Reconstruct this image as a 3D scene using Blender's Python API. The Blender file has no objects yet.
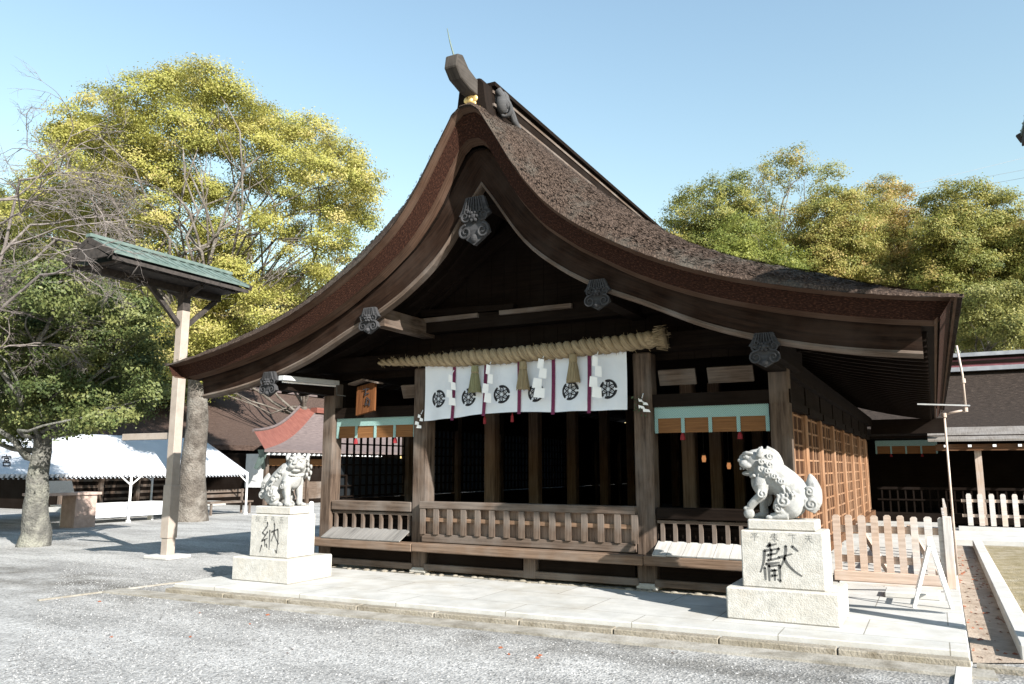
import bpy, bmesh, math, random
import numpy as np
from mathutils import Vector, Matrix, Euler

random.seed(7); rng = np.random.default_rng(7)
PI = math.pi
S = bpy.context.scene
col = S.collection
R = math.radians

# ------------------------------------------------------------------ camera, sky, sun, exposure
PITCH, YAW, FPX = R(8.991), R(27.873), 790.0
cam = bpy.data.cameras.new('camera'); camo = bpy.data.objects.new('camera', cam); col.objects.link(camo)
camo.location = (0, 0, 1.6); camo.rotation_euler = (PI/2 + PITCH, 0, YAW)
cam.sensor_fit = 'HORIZONTAL'; cam.sensor_width = 36; cam.lens = FPX/1024*36; cam.clip_start = .05; cam.clip_end = 3000
S.camera = camo
SUN = Vector((1, -.46, .64)).normalized()            # towards the sun
w = bpy.data.worlds.new('World'); S.world = w; w.use_nodes = True
nt = w.node_tree; bg = nt.nodes['Background']
sky = nt.nodes.new('ShaderNodeTexSky'); sky.sky_type = 'NISHITA'; sky.sun_disc = False
sky.sun_elevation = math.asin(SUN.z); sky.sun_rotation = math.atan2(SUN.x, SUN.y)
sky.altitude = 0; sky.air_density = 2.0; sky.dust_density = .3; sky.ozone_density = 2.8
nt.links.new(sky.outputs[0], bg.inputs[0]); bg.inputs[1].default_value = .09
sl = bpy.data.lights.new('sun', 'SUN'); so = bpy.data.objects.new('sun', sl); col.objects.link(so)
sl.energy = 5.0; sl.angle = R(.5); sl.color = (1, .955, .885)
so.rotation_euler = SUN.to_track_quat('Z', 'Y').to_euler()
S.view_settings.view_transform = 'Standard'; S.view_settings.look = 'None'
S.view_settings.exposure = 1.35; S.view_settings.gamma = 1

CAM = np.array([0, 0, 1.6])
FW = np.array([-math.sin(YAW)*math.cos(PITCH), math.cos(YAW)*math.cos(PITCH), math.sin(PITCH)])
RT = np.array([math.cos(YAW), math.sin(YAW), 0]); UP = np.cross(RT, FW)
def ray(x, y): return FW*FPX + RT*(x-512) + UP*(342-y)
def onz(x, y, z): d = ray(x, y); return Vector(CAM + d*(z-CAM[2])/d[2])
def ony(x, y, Y): d = ray(x, y); return Vector(CAM + d*(Y/d[1]))
def onx(x, y, X): d = ray(x, y); return Vector(CAM + d*(X/d[0]))
def ondist(x, y, D): d = ray(x, y); return Vector(CAM + d*(D/FPX))

# ------------------------------------------------------------------ object helpers
def lin(c): return tuple((v/12.92 if v <= .04045 else ((v+.055)/1.055)**2.4) for v in c)
def tag(o, label=None, cat=None, group=None, kind=None):
    if label: o['label'] = label
    if cat: o['category'] = cat
    if group: o['group'] = group
    if kind: o['kind'] = kind
    return o
def thing(name, label, cat, loc=(0, 0, 0), group=None):
    o = bpy.data.objects.new(name, None); col.objects.link(o); o.location = loc; o.empty_display_size = .2
    return tag(o, label, cat, group)
def base_of(p):
    v = Vector((0, 0, 0))
    while p is not None: v += Vector(p.location); p = p.parent
    return v
def kids(o): return [c for c in bpy.data.objects if c.parent == o]
def copy_tree(o, parent=None):
    c = o.copy(); col.objects.link(c); c.parent = parent
    for k in kids(o): copy_tree(k, c)
    return c

class MB:
    def __init__(s): s.v = []; s.f = []; s.uv = []
    def poly(s, pts, uv=None):
        i = len(s.v); s.v += [tuple(p) for p in pts]; s.f.append(list(range(i, i+len(pts))))
        if uv is None:
            p0 = Vector(pts[0]); e = Vector(pts[1])-p0
            e = e.normalized() if e.length > 1e-9 else Vector((1, 0, 0))
            n = (Vector(pts[1])-p0).cross(Vector(pts[2])-p0); n = n.normalized() if n.length > 1e-12 else Vector((0, 0, 1))
            b = n.cross(e); uv = [((Vector(p)-p0).dot(e), (Vector(p)-p0).dot(b)) for p in pts]
        s.uv += [tuple(u) for u in uv]
        return s
    def bar(s, p0, p1, wd, ht, up=(0, 0, 1), taper=1.0):
        """box along p0->p1, wd sideways, ht along up"""
        p0 = Vector(p0); p1 = Vector(p1); d = p1-p0; L = d.length; d.normalize(); up = Vector(up)
        if abs(d.dot(up)) > .99: up = Vector((0, 1, 0)) if abs(d.y) < .9 else Vector((1, 0, 0))
        sd = d.cross(up).normalized(); u = sd.cross(d).normalized(); o = random.uniform(0, 50), random.uniform(0, 50)
        a = [(-.5, -.5), (.5, -.5), (.5, .5), (-.5, .5)]
        A = [p0+sd*x*wd+u*y*ht for x, y in a]; B = [p1+sd*x*wd*taper+u*y*ht*taper for x, y in a]
        per = [0, wd, wd+ht, 2*wd+ht, 2*wd+2*ht]
        for k in range(4):
            j = (k+1) % 4
            s.poly([A[k], A[j], B[j], B[k]], [(o[0], o[1]+per[k]), (o[0], o[1]+per[k+1]), (o[0]+L, o[1]+per[k+1]), (o[0]+L, o[1]+per[k])])
        s.poly(A[::-1], [(o[0]+x*.1, o[1]+y*ht) for x, y in a[::-1]]); s.poly(B, [(o[0]+x*.1, o[1]+y*ht) for x, y in a])
        return s
    def box(s, x0, x1, y0, y1, z0, z1):
        dx, dy, dz = x1-x0, y1-y0, z1-z0; cx, cy, cz = (x0+x1)/2, (y0+y1)/2, (z0+z1)/2
        if dx >= dy and dx >= dz: return s.bar((x0, cy, cz), (x1, cy, cz), dy, dz)
        if dy >= dz: return s.bar((cx, y0, cz), (cx, y1, cz), dx, dz)
        return s.bar((cx, cy, z0), (cx, cy, z1), dx, dy, up=(0, 1, 0))
    def tube(s, pts, rad, n=8, cap=True):
        pts = [Vector(p) for p in pts]; m = len(pts)
        rad = [rad]*m if not hasattr(rad, '__len__') else rad
        i0 = len(s.v); prev = None; L = 0; us = []
        for i, p in enumerate(pts):
            t = (pts[min(i+1, m-1)]-pts[max(i-1, 0)]); t = t.normalized() if t.length > 1e-9 else Vector((0, 0, 1))
            if prev is None: a = t.orthogonal().normalized()
            else:
                a = prev - t*prev.dot(t); a = a.normalized() if a.length > 1e-6 else t.orthogonal().normalized()
            prev = a; b = t.cross(a)
            if i: L += (p-pts[i-1]).length
            us.append(L)
            for k in range(n):
                g = 2*PI*k/n; s.v.append(tuple(p+(a*math.cos(g)+b*math.sin(g))*rad[i]))
        o = random.uniform(0, 30)
        for i in range(m-1):
            for k in range(n):
                j = (k+1) % n
                s.f.append([i0+i*n+k, i0+i*n+j, i0+(i+1)*n+j, i0+(i+1)*n+k])
                c = 2*PI*(rad[i]+rad[i+1])/2/n
                s.uv += [(o+us[i], k*c), (o+us[i], (k+1)*c), (o+us[i+1], (k+1)*c), (o+us[i+1], k*c)]
        if cap:
            s.f.append([i0+k for k in range(n)][::-1]); s.uv += [(0, .01*k) for k in range(n)]
            s.f.append([i0+(m-1)*n+k for k in range(n)]); s.uv += [(0, .01*k) for k in range(n)]
        return s
    def cyl(s, x, y, z0, z1, r, n=16, r1=None):
        return s.tube([(x, y, z0+(z1-z0)*t) for t in (0, .25, .5, .75, 1)], [r+((r1 or r)-r)*t for t in (0, .25, .5, .75, 1)], n)
    def ball(s, c, r, n=10, m=7):
        c = Vector(c); r = Vector(r) if hasattr(r, '__len__') else Vector((r, r, r)); i0 = len(s.v)
        for i in range(m+1):
            th = PI*i/m
            for k in range(n):
                ph = 2*PI*k/n; s.v.append((c.x+r.x*math.sin(th)*math.cos(ph), c.y+r.y*math.sin(th)*math.sin(ph), c.z+r.z*math.cos(th)))
        for i in range(m):
            for k in range(n):
                j = (k+1) % n; s.f.append([i0+i*n+k, i0+(i+1)*n+k, i0+(i+1)*n+j, i0+i*n+j]); s.uv += [(0, 0), (0, .1), (.1, .1), (.1, 0)]
        return s
    def prism(s, outline, a, b, axis='y'):
        """outline: list of 2D points (x,z) for axis y, (x,y) for z, (y,z) for x; extruded a..b"""
        def P(q, t): return {'y': (q[0], t, q[1]), 'z': (q[0], q[1], t), 'x': (t, q[0], q[1])}[axis]
        n = len(outline); L = 0
        for k in range(n):
            p, q = outline[k], outline[(k+1) % n]; d = math.dist(p, q)
            s.poly([P(p, a), P(q, a), P(q, b), P(p, b)], [(L, 0), (L+d, 0), (L+d, b-a), (L, b-a)]); L += d
        s.poly([P(q, a) for q in outline][::-1], [q for q in outline][::-1]); s.poly([P(q, b) for q in outline], outline)
        return s
    def build(s, name, m, parent=None, loc=None, smooth=False, bevel=0, fix=True, kind=None):
        me = bpy.data.meshes.new(name)
        base = base_of(parent) if parent is not None else Vector((0, 0, 0))
        l = Vector(loc) if loc is not None else Vector((0, 0, 0))
        off = np.array(base+l)
        V = np.array(s.v, dtype=float).reshape(-1, 3)-off
        me.from_pydata(V.tolist(), [], s.f)
        uvl = me.uv_layers.new(name='UVMap'); uvl.data.foreach_set('uv', np.array(s.uv, dtype=np.float32).ravel())
        if fix:
            bm = bmesh.new(); bm.from_mesh(me)
            bmesh.ops.remove_doubles(bm, verts=bm.verts, dist=1e-5)
            bmesh.ops.recalc_face_normals(bm, faces=bm.faces)
            if bevel: bmesh.ops.bevel(bm, geom=[e for e in bm.edges if len(e.link_faces) == 2 and e.calc_face_angle(0) > .6], offset=bevel, segments=1, affect='EDGES', clamp_overlap=True)
            bm.to_mesh(me); bm.free()
        if smooth: me.shade_smooth()
        me.materials.append(m)
        o = bpy.data.objects.new(name, me); col.objects.link(o); o.location = l
        if parent is not None: o.parent = parent
        if kind: o['kind'] = kind
        return o

# ------------------------------------------------------------------ materials
def newmat(name):
    m = bpy.data.materials.new(name); m.use_nodes = True; n = m.node_tree.nodes; l = m.node_tree.links
    return m, n, l, n['Principled BSDF']
def ramp(n, stops):
    r = n.new('ShaderNodeValToRGB'); e = r.color_ramp.elements
    while len(e) < len(stops): e.new(.5)
    for i, (p, c) in enumerate(stops): e[i].position = p; e[i].color = (*c, 1)
    return r
def wood(name, c0, c1, grey=None, gamt=.4, rough=.75, fine=22, bump=.25):
    m, n, l, b = newmat(name)
    uv = n.new('ShaderNodeUVMap'); mp = n.new('ShaderNodeMapping'); mp.inputs['Scale'].default_value = (1.1, fine, 1); l.new(uv.outputs[0], mp.inputs[0])
    n1 = n.new('ShaderNodeTexNoise'); n1.inputs['Scale'].default_value = 1.6; n1.inputs['Detail'].default_value = 8; n1.inputs['Roughness'].default_value = .65; l.new(mp.outputs[0], n1.inputs[0])
    r = ramp(n, [(.28, c0), (.5, tuple((a+d)/2 for a, d in zip(c0, c1))), (.72, c1)]); l.new(n1.outputs[0], r.inputs[0]); out = r.outputs[0]
    tc = n.new('ShaderNodeTexCoord')
    n2 = n.new('ShaderNodeTexNoise'); n2.inputs['Scale'].default_value = 2.3; n2.inputs['Detail'].default_value = 6; l.new(tc.outputs['Object'], n2.inputs[0])
    if grey:
        r2 = ramp(n, [(.42, (0, 0, 0)), (.7, (gamt,)*3)]); l.new(n2.outputs[0], r2.inputs[0])
        mx = n.new('ShaderNodeMix'); mx.data_type = 'RGBA'; l.new(r2.outputs[0], mx.inputs[0]); l.new(out, mx.inputs[6]); mx.inputs[7].default_value = (*grey, 1); out = mx.outputs[2]
    l.new(out, b.inputs['Base Color']); b.inputs['Roughness'].default_value = max(rough, .85); b.inputs['Specular IOR Level'].default_value = .06
    bp = n.new('ShaderNodeBump'); bp.inputs['Strength'].default_value = bump; bp.inputs['Distance'].default_value = .01; l.new(n1.outputs[0], bp.inputs['Height']); l.new(bp.outputs[0], b.inputs['Normal'])
    return m
def rough_mat(name, c0, c1, scale=8, rough=.85, bump=.3, bscale=60, bdist=.01, spec=.3, c2=None, sc2=1.2, amt2=.6, metal=0):
    m, n, l, b = newmat(name); tc = n.new('ShaderNodeTexCoord')
    n1 = n.new('ShaderNodeTexNoise'); n1.inputs['Scale'].default_value = scale; n1.inputs['Detail'].default_value = 8; n1.inputs['Roughness'].default_value = .65; l.new(tc.outputs['Object'], n1.inputs[0])
    r = ramp(n, [(.3, c0), (.7, c1)]); l.new(n1.outputs[0], r.inputs[0]); out = r.outputs[0]
    if c2:
        n2 = n.new('ShaderNodeTexNoise'); n2.inputs['Scale'].default_value = sc2; n2.inputs['Detail'].default_value = 7; n2.inputs['Roughness'].default_value = .7; l.new(tc.outputs['Object'], n2.inputs[0])
        r2 = ramp(n, [(.48, (0, 0, 0)), (.68, (amt2,)*3)]); l.new(n2.outputs[0], r2.inputs[0])
        mx = n.new('ShaderNodeMix'); mx.data_type = 'RGBA'; l.new(r2.outputs[0], mx.inputs[0]); l.new(out, mx.inputs[6]); mx.inputs[7].default_value = (*c2, 1); out = mx.outputs[2]
    l.new(out, b.inputs['Base Color']); b.inputs['Roughness'].default_value = rough; b.inputs['Specular IOR Level'].default_value = spec; b.inputs['Metallic'].default_value = metal
    if bump:
        n3 = n.new('ShaderNodeTexNoise'); n3.inputs['Scale'].default_value = bscale; n3.inputs['Detail'].default_value = 5; l.new(tc.outputs['Object'], n3.inputs[0])
        bp = n.new('ShaderNodeBump'); bp.inputs['Strength'].default_value = bump; bp.inputs['Distance'].default_value = bdist; l.new(n3.outputs[0], bp.inputs['Height']); l.new(bp.outputs[0], b.inputs['Normal'])
    return m
def leaf_mat(name, stops, trans=.3):
    m, n, l, b = newmat(name)
    at = n.new('ShaderNodeAttribute'); at.attribute_name = 'tint'
    r = ramp(n, stops); l.new(at.outputs['Fac'], r.inputs[0]); l.new(r.outputs[0], b.inputs['Base Color'])
    b.inputs['Roughness'].default_value = .55; b.inputs['Specular IOR Level'].default_value = .3
    tr = n.new('ShaderNodeBsdfTranslucent'); l.new(r.outputs[0], tr.inputs[0])
    mx = n.new('ShaderNodeMixShader'); mx.inputs[0].default_value = trans
    l.new(b.outputs[0], mx.inputs[1]); l.new(tr.outputs[0], mx.inputs[2]); l.new(mx.outputs[0], n['Material Output'].inputs[0])
    return m
def uvnoise_mat(name, stops, su, sv, rough=.9, bump=.5, bdist=.02, moss=None, mossamt=.7, mscale=1.0):
    m, n, l, b = newmat(name); uv = n.new('ShaderNodeUVMap'); mp = n.new('ShaderNodeMapping'); mp.inputs['Scale'].default_value = (su, sv, 1); l.new(uv.outputs[0], mp.inputs[0])
    n1 = n.new('ShaderNodeTexNoise'); n1.inputs['Scale'].default_value = 1; n1.inputs['Detail'].default_value = 9; n1.inputs['Roughness'].default_value = .7; l.new(mp.outputs[0], n1.inputs[0])
    r = ramp(n, stops); l.new(n1.outputs[0], r.inputs[0]); out = r.outputs[0]
    if moss:
        tc = n.new('ShaderNodeTexCoord'); n2 = n.new('ShaderNodeTexNoise'); n2.inputs['Scale'].default_value = mscale; n2.inputs['Detail'].default_value = 9; n2.inputs['Roughness'].default_value = .75; l.new(tc.outputs['Object'], n2.inputs[0])
        r2 = ramp(n, [(.5, (0, 0, 0)), (.66, (mossamt,)*3)]); l.new(n2.outputs[0], r2.inputs[0])
        mx = n.new('ShaderNodeMix'); mx.data_type = 'RGBA'; l.new(r2.outputs[0], mx.inputs[0]); l.new(out, mx.inputs[6]); mx.inputs[7].default_value = (*moss, 1); out = mx.outputs[2]
    l.new(out, b.inputs['Base Color']); b.inputs['Roughness'].default_value = rough; b.inputs['Specular IOR Level'].default_value = .15
    bp = n.new('ShaderNodeBump'); bp.inputs['Strength'].default_value = bump; bp.inputs['Distance'].default_value = bdist; l.new(n1.outputs[0], bp.inputs['Height']); l.new(bp.outputs[0], b.inputs['Normal'])
    return m

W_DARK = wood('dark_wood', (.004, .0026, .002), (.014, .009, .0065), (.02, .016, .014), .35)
W_COL = wood('column_wood', (.014, .009, .007), (.15, .108, .082), (.17, .15, .135), .5, fine=13, bump=.6)
W_RAIL = wood('weathered_wood', (.042, .030, .023), (.16, .12, .095), (.20, .18, .165), .55)
W_RED = wood('reddish_wood', (.045, .021, .011), (.16, .08, .042), (.12, .085, .06), .4)
W_BARGE = wood('barge_wood', (.004, .0022, .0015), (.030, .0165, .011), (.05, .036, .029), .45, fine=16, bump=.6)
W_GREY = wood('grey_board', (.09, .088, .085), (.22, .21, .2), (.26, .25, .24), .5, fine=14)
W_LATT = wood('lattice_wood', (.10, .052, .03), (.36, .205, .12), (.27, .19, .135), .4)
W_PANEL = wood('dark_panel_wood', (.022, .011, .007), (.075, .036, .02), None)
W_INNER = wood('inner_column_wood', (.07, .045, .03), (.24, .165, .115), (.2, .16, .13), .4)
W_PALE = wood('pale_board', (.26, .25, .235), (.48, .465, .44), (.5, .49, .48), .5, fine=14)
W_FENCE = wood('fence_wood', (.30, .22, .17), (.50, .40, .33), (.45, .43, .42), .5, fine=18)
W_FENCEGREY = wood('grey_fence_wood', (.34, .33, .33), (.6, .58, .56), (.45, .28, .15), .45, fine=18)
W_PLAQUE = wood('plaque_wood', (.05, .018, .008), (.17, .07, .028), None)
STONE = rough_mat('granite', (.32, .31, .285), (.48, .465, .435), 14, .85, .5, 70, .012, c2=(.42, .37, .30), sc2=2.2, amt2=.35)
STONE_LION = rough_mat('carved_granite', (.22, .22, .215), (.38, .38, .37), 10, .85, .4, 90, .008, c2=(.11, .11, .105), sc2=6, amt2=.55)
def paving():
    m = rough_mat('paving_slabs', (.36, .357, .345), (.50, .495, .48), 3, .85, .2, 50, .006, c2=(.33, .30, .25), sc2=1.6, amt2=.55)
    n = m.node_tree.nodes; l = m.node_tree.links; b = n['Principled BSDF']; src = b.inputs['Base Color'].links[0].from_socket
    tc = n.new('ShaderNodeTexCoord'); br = n.new('ShaderNodeTexBrick'); l.new(tc.outputs['Object'], br.inputs[0])
    br.inputs['Scale'].default_value = 1; br.inputs['Brick Width'].default_value = 1.35; br.inputs['Row Height'].default_value = .8; br.inputs['Mortar Size'].default_value = .006; br.inputs['Mortar Smooth'].default_value = .3
    br.inputs['Color1'].default_value = (1, 1, 1, 1); br.inputs['Color2'].default_value = (.9, .9, .89, 1); br.inputs['Mortar'].default_value = (.45, .43, .39, 1)
    mx = n.new('ShaderNodeMix'); mx.data_type = 'RGBA'; mx.blend_type = 'MULTIPLY'; mx.inputs[0].default_value = 1; l.new(src, mx.inputs[6]); l.new(br.outputs['Color'], mx.inputs[7]); l.new(mx.outputs[2], b.inputs['Base Color'])
    return m
SLABS = paving()
PAVE = rough_mat('pavement_stone', (.36, .357, .345), (.49, .485, .47), 3, .85, .2, 50, .006, c2=(.5, .46, .4), sc2=.9, amt2=.4)
KERB = rough_mat('kerb_stone', (.12, .10, .07), (.36, .33, .285), 6, .9, .6, 40, .02, c2=(.13, .11, .07), sc2=3, amt2=.7)
INK = rough_mat('dark_carving', (.05, .05, .05), (.13, .13, .125), 20, .9, 0)
INK2 = rough_mat('worn_carving', (.2, .2, .19), (.36, .35, .33), 20, .9, 0)
BLACK = rough_mat('black_dye', (.012, .012, .016), (.025, .025, .03), 20, .9, 0)
CLOTH = rough_mat('white_cloth', (.62, .66, .72), (.70, .73, .78), 3, .95, .25, 25, .01)
PAPER = rough_mat('white_paper', (.78, .78, .78), (.84, .84, .84), 3, .9, 0)
PURPLE = rough_mat('purple_ribbon', (.10, .012, .045), (.17, .025, .08), 30, .7, .1)
RED = rough_mat('red_tassel', (.14, .008, .012), (.24, .018, .025), 40, .7, .2)
STRAW = uvnoise_mat('straw', [(.3, (.09, .062, .034)), (.68, (.44, .35, .225))], 3, 60, .85, .6, .01)
STRAWGREY = uvnoise_mat('old_straw', [(.3, (.15, .12, .07)), (.7, (.36, .29, .18))], 3, 60, .85, .6, .01)
STRAWGREEN = uvnoise_mat('green_straw', [(.3, (.12, .12, .06)), (.7, (.30, .29, .17))], 3, 60, .85, .6, .01)
GOLD = rough_mat('gilded_metal', (.62, .42, .16), (.8, .6, .28), 30, .45, .1, metal=.6)
COPPER = rough_mat('green_copper', (.07, .105, .094), (.14, .18, .165), 5, .6, .1, c2=(.10, .13, .12), sc2=2, amt2=.6)
COPPERROD = rough_mat('rod_copper', (.05, .085, .065), (.08, .13, .10), 8, .5, 0)
PIPE = rough_mat('cream_pipe', (.36, .29, .25), (.48, .41, .36), 6, .4, 0)
WHITEPAINT = rough_mat('white_paint', (.74, .74, .74), (.82, .82, .82), 8, .45, 0, spec=.5)
GREYMETAL = rough_mat('grey_metal', (.34, .35, .36), (.46, .47, .48), 8, .45, 0, spec=.5)
CANVAS = rough_mat('tent_canvas', (.47, .495, .54), (.56, .58, .62), 1.5, .8, .5, 3, .03)
PLASTER = rough_mat('plaster', (.52, .52, .52), (.66, .66, .66), 4, .9, .1)
BEIGE = rough_mat('beige_post', (.27, .228, .195), (.36, .31, .27), 5, .7, .1)
BARK = rough_mat('bark', (.05, .042, .035), (.16, .14, .12), 5, .95, 1, 22, .05, c2=(.30, .28, .25), sc2=1.6, amt2=.6)
BARKPALE = rough_mat('pale_bark', (.10, .085, .08), (.25, .22, .205), 9, .95, .5, 40, .02)
MOSSBARK = rough_mat('mossy_bark', (.05, .05, .046), (.16, .155, .14), 5, .95, 1, 24, .04, c2=(.30, .30, .25), sc2=2.2, amt2=.7)
THATCH_TOP = uvnoise_mat('bark_thatch', [(.34, (.010, .007, .0055)), (.5, (.042, .029, .0225)), (.68, (.135, .098, .076))], 62, 48, .95, .8, .014, moss=(.075, .073, .063), mossamt=.75, mscale=.9)
THATCH_EDGE = uvnoise_mat('thatch_edge', [(.3, (.04, .017, .010)), (.55, (.14, .062, .035)), (.75, (.38, .24, .16))], 7, 45, .95, 1, .02)
THATCH_CUT = uvnoise_mat('cut_thatch', [(.3, (.005, .002, .0012)), (.52, (.026, .010, .006)), (.72, (.12, .052, .032))], 30, 85, .95, 1, .02)
W_TRIM = wood('verge_trim_wood', (.02, .011, .007), (.10, .06, .042), (.12, .085, .065), .4)

# gravel
def gravel():
    m, n, l, b = newmat('gravel'); tc = n.new('ShaderNodeTexCoord')
    v = n.new('ShaderNodeTexVoronoi'); v.inputs['Scale'].default_value = 42; l.new(tc.outputs['Object'], v.inputs[0])
    rv = ramp(n, [(0, (.20, .199, .194)), (.45, (.345, .341, .333)), (1, (.48, .474, .462))]); l.new(v.outputs['Color'], rv.inputs[0])
    mp = n.new('ShaderNodeMapping'); mp.inputs['Rotation'].default_value = (0, 0, R(8)); mp.inputs['Scale'].default_value = (.35, 1.1, 1); l.new(tc.outputs['Object'], mp.inputs[0])
    n2 = n.new('ShaderNodeTexNoise'); n2.inputs['Scale'].default_value = 1.0; n2.inputs['Detail'].default_value = 9; n2.inputs['Roughness'].default_value = .68; l.new(mp.outputs[0], n2.inputs[0])
    r2 = ramp(n, [(.36, (.34, .335, .33)), (.58, (1, 1, 1))]); l.new(n2.outputs[0], r2.inputs[0])
    mx = n.new('ShaderNodeMix'); mx.data_type = 'RGBA'; mx.blend_type = 'MULTIPLY'; mx.inputs[0].default_value = .6; l.new(rv.outputs[0], mx.inputs[6]); l.new(r2.outputs[0], mx.inputs[7])
    # damp dirt gathered along the kerb
    sx = n.new('ShaderNodeSeparateXYZ'); l.new(tc.outputs['Object'], sx.inputs[0])
    mr = n.new('ShaderNodeMapRange'); mr.inputs[1].default_value = 5.7; mr.inputs[2].default_value = 7.1; l.new(sx.outputs['Y'], mr.inputs[0])
    m4 = n.new('ShaderNodeMapRange'); m4.inputs[1].default_value = 8.4; m4.inputs[2].default_value = 7.6; l.new(sx.outputs['Y'], m4.inputs[0])
    n5 = n.new('ShaderNodeTexNoise'); n5.inputs['Scale'].default_value = 1.7; n5.inputs['Detail'].default_value = 8; l.new(tc.outputs['Object'], n5.inputs[0])
    r5 = ramp(n, [(.38, (.15, .15, .15)), (.62, (1, 1, 1))]); l.new(n5.outputs[0], r5.inputs[0])
    a1 = n.new('ShaderNodeMath'); a1.operation = 'MULTIPLY'; l.new(mr.outputs[0], a1.inputs[0]); l.new(m4.outputs[0], a1.inputs[1])
    a2 = n.new('ShaderNodeMath'); a2.operation = 'MULTIPLY'; l.new(a1.outputs[0], a2.inputs[0]); l.new(r5.outputs[0], a2.inputs[1])
    a3 = n.new('ShaderNodeMath'); a3.operation = 'MULTIPLY'; l.new(a2.outputs[0], a3.inputs[0]); a3.inputs[1].default_value = .8
    m6 = n.new('ShaderNodeMix'); m6.data_type = 'RGBA'; m6.blend_type = 'MULTIPLY'; l.new(a3.outputs[0], m6.inputs[0]); l.new(mx.outputs[2], m6.inputs[6]); m6.inputs[7].default_value = (.38, .36, .33, 1)
    l.new(m6.outputs[2], b.inputs['Base Color']); b.inputs['Roughness'].default_value = .95; b.inputs['Specular IOR Level'].default_value = .1
    bp = n.new('ShaderNodeBump'); bp.inputs['Strength'].default_value = .6; bp.inputs['Distance'].default_value = .014; l.new(v.outputs['Distance'], bp.inputs['Height']); l.new(bp.outputs[0], b.inputs['Normal'])
    return m
GRAVEL = gravel()
APRON = rough_mat('dirty_concrete', (.14, .125, .10), (.34, .32, .285), 4, .9, .5, 40, .012, c2=(.42, .41, .39), sc2=.8, amt2=.8)
SOIL = rough_mat('brown_soil', (.20, .15, .11), (.36, .29, .23), 7, .95, .6, 50, .02, c2=(.42, .36, .30), sc2=1.2, amt2=.6)
MOSS = rough_mat('moss_ground', (.15, .125, .065), (.30, .25, .155), 9, .95, .8, 60, .03, c2=(.4, .36, .3), sc2=2.5, amt2=.6)

# ================================================================== SETTING
def sheet(name, pts, m, thick=None):
    b = MB(); b.poly(pts)
    return b.build(name, m, kind='structure')
sheet('ground', [(-400, -60, 0), (400, -60, 0), (400, 600, 0), (-400, 600, 0)], GRAVEL)
# platform
PF0, PF1 = 7.30, 7.70         # front edge, slightly skew
b = MB()
b.prism([(-8.8, PF0), (.14, PF1), (.17, 13.1), (.17, 26), (-8.8, 26)], .0, .12, 'z')
b.build('stone_pavement', SLABS, kind='structure', bevel=.01)
b = MB(); dn = Vector((9.14, .4, 0)).normalized()
for k in range(9):
    a = Vector((-8.8, PF0-.07, 0))+dn*(8.95*k/9+.006); c = Vector((-8.8, PF0-.07, 0))+dn*(8.95*(k+1)/9-.006)
    b.bar(a+Vector((0, 0, .036)), c+Vector((0, 0, .036)), .138, .072)
b.build('kerb', KERB, kind='structure', bevel=.008)
b = MB(); b.bar((-9.6, PF0-.30, .010), (.3, PF1-.27, .010), .30, .024); b.build('gutter_apron', APRON, kind='structure')
b = MB(); p = onz(38, 601, 0); q = onz(185, 582, 0); b.bar(p+Vector((0, 0, .008)), q+Vector((0, 0, .008)), .04, .022); b.build('edging_strip', APRON, kind='structure')
b = MB(); b.bar(onz(965, 664, 0)+Vector((0, 0, .01)), onz(962, 700, 0)+Vector((0, 0, .01)), .11, .03); b.build('paving_strip', PAVE, kind='structure')
# soil strip, stone edging, mossy bed right of the platform
b = MB(); b.poly([(.16, 7.8, .012), (.55, 8.0, .012), (.62, 19, .012), (.2, 19, .012)]); b.build('soil_strip', SOIL, kind='structure')
b = MB()
for k in range(4):
    y0 = 8.1+k*2.7; b.bar((.60+.010*k, y0, .06), (.61+.01*k, y0+2.68, .06), .16, .15)
b.build('stone_edging', PAVE, kind='structure', bevel=.01)
b = MB(); b.poly([(.70, 8.0, .02), (9, 8.0, .02), (9, 19.5, .02), (.72, 19.2, .02)]); b.build('moss_bed', MOSS, kind='structure')
b = MB(); b.box(.2, 9, 19.3, 22.8, 0, .10); b.build('far_pavement', PAVE, kind='structure')
b = MB(); b.bar((.18, 7.62, .015), (3, 7.45, .015), .12, .05); b.build('drain_edge', KERB, kind='structure')

# ================================================================== WORSHIP HALL
CX = -4.88
hall = thing('worship_hall', 'dark timber shrine hall with a sweeping bark thatched gable roof', 'hall', (CX, 9.68, .12))
XT = [0, .09, .20, .44, .70, 1.0, 1.45, 1.85, 2.25, 3.05, 3.75, 4.4, 4.9, 5.22]
ZT = [6.13, 6.12, 6.03, 5.63, 5.20, 4.80, 4.40, 4.15, 3.93, 3.60, 3.40, 3.26, 3.18, 3.14]
def ztop(x):
    return float(np.interp(abs(x), XT, ZT))
xs_h = np.array(sorted(set(list(np.linspace(.2, 5.22, 44))+[0, .09])))
# smooth the profile a little
def smooth_interp(X, Y):
    X = np.array(X); Y = np.array(Y)
    d = np.gradient(Y, X)
    def f(x):
        x = abs(x)
        if x >= X[-1]: return float(Y[-1]+(x-X[-1])*d[-1])
        i = max(0, np.searchsorted(X, x, side='right')-1); i = min(i, len(X)-2); h = X[i+1]-X[i]; t = (x-X[i])/h
        return float((2*t**3-3*t**2+1)*Y[i]+(t**3-2*t**2+t)*h*d[i]+(-2*t**3+3*t**2)*Y[i+1]+(t**3-t**2)*h*d[i+1])
    return f
zt = smooth_interp(XT[2:], ZT[2:])
def ztp(x): return ztop(x) if abs(x) < .2 else zt(x)
XB = [0, .1, .6, 1.1, 1.5, 2.1, 2.85, 3.45, 4.36, 4.85]
ZB = [5.16, 5.03, 4.34, 3.92, 3.68, 3.41, 3.07, 2.88, 2.69, 2.63]
zb = smooth_interp(XB, ZB)
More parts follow.
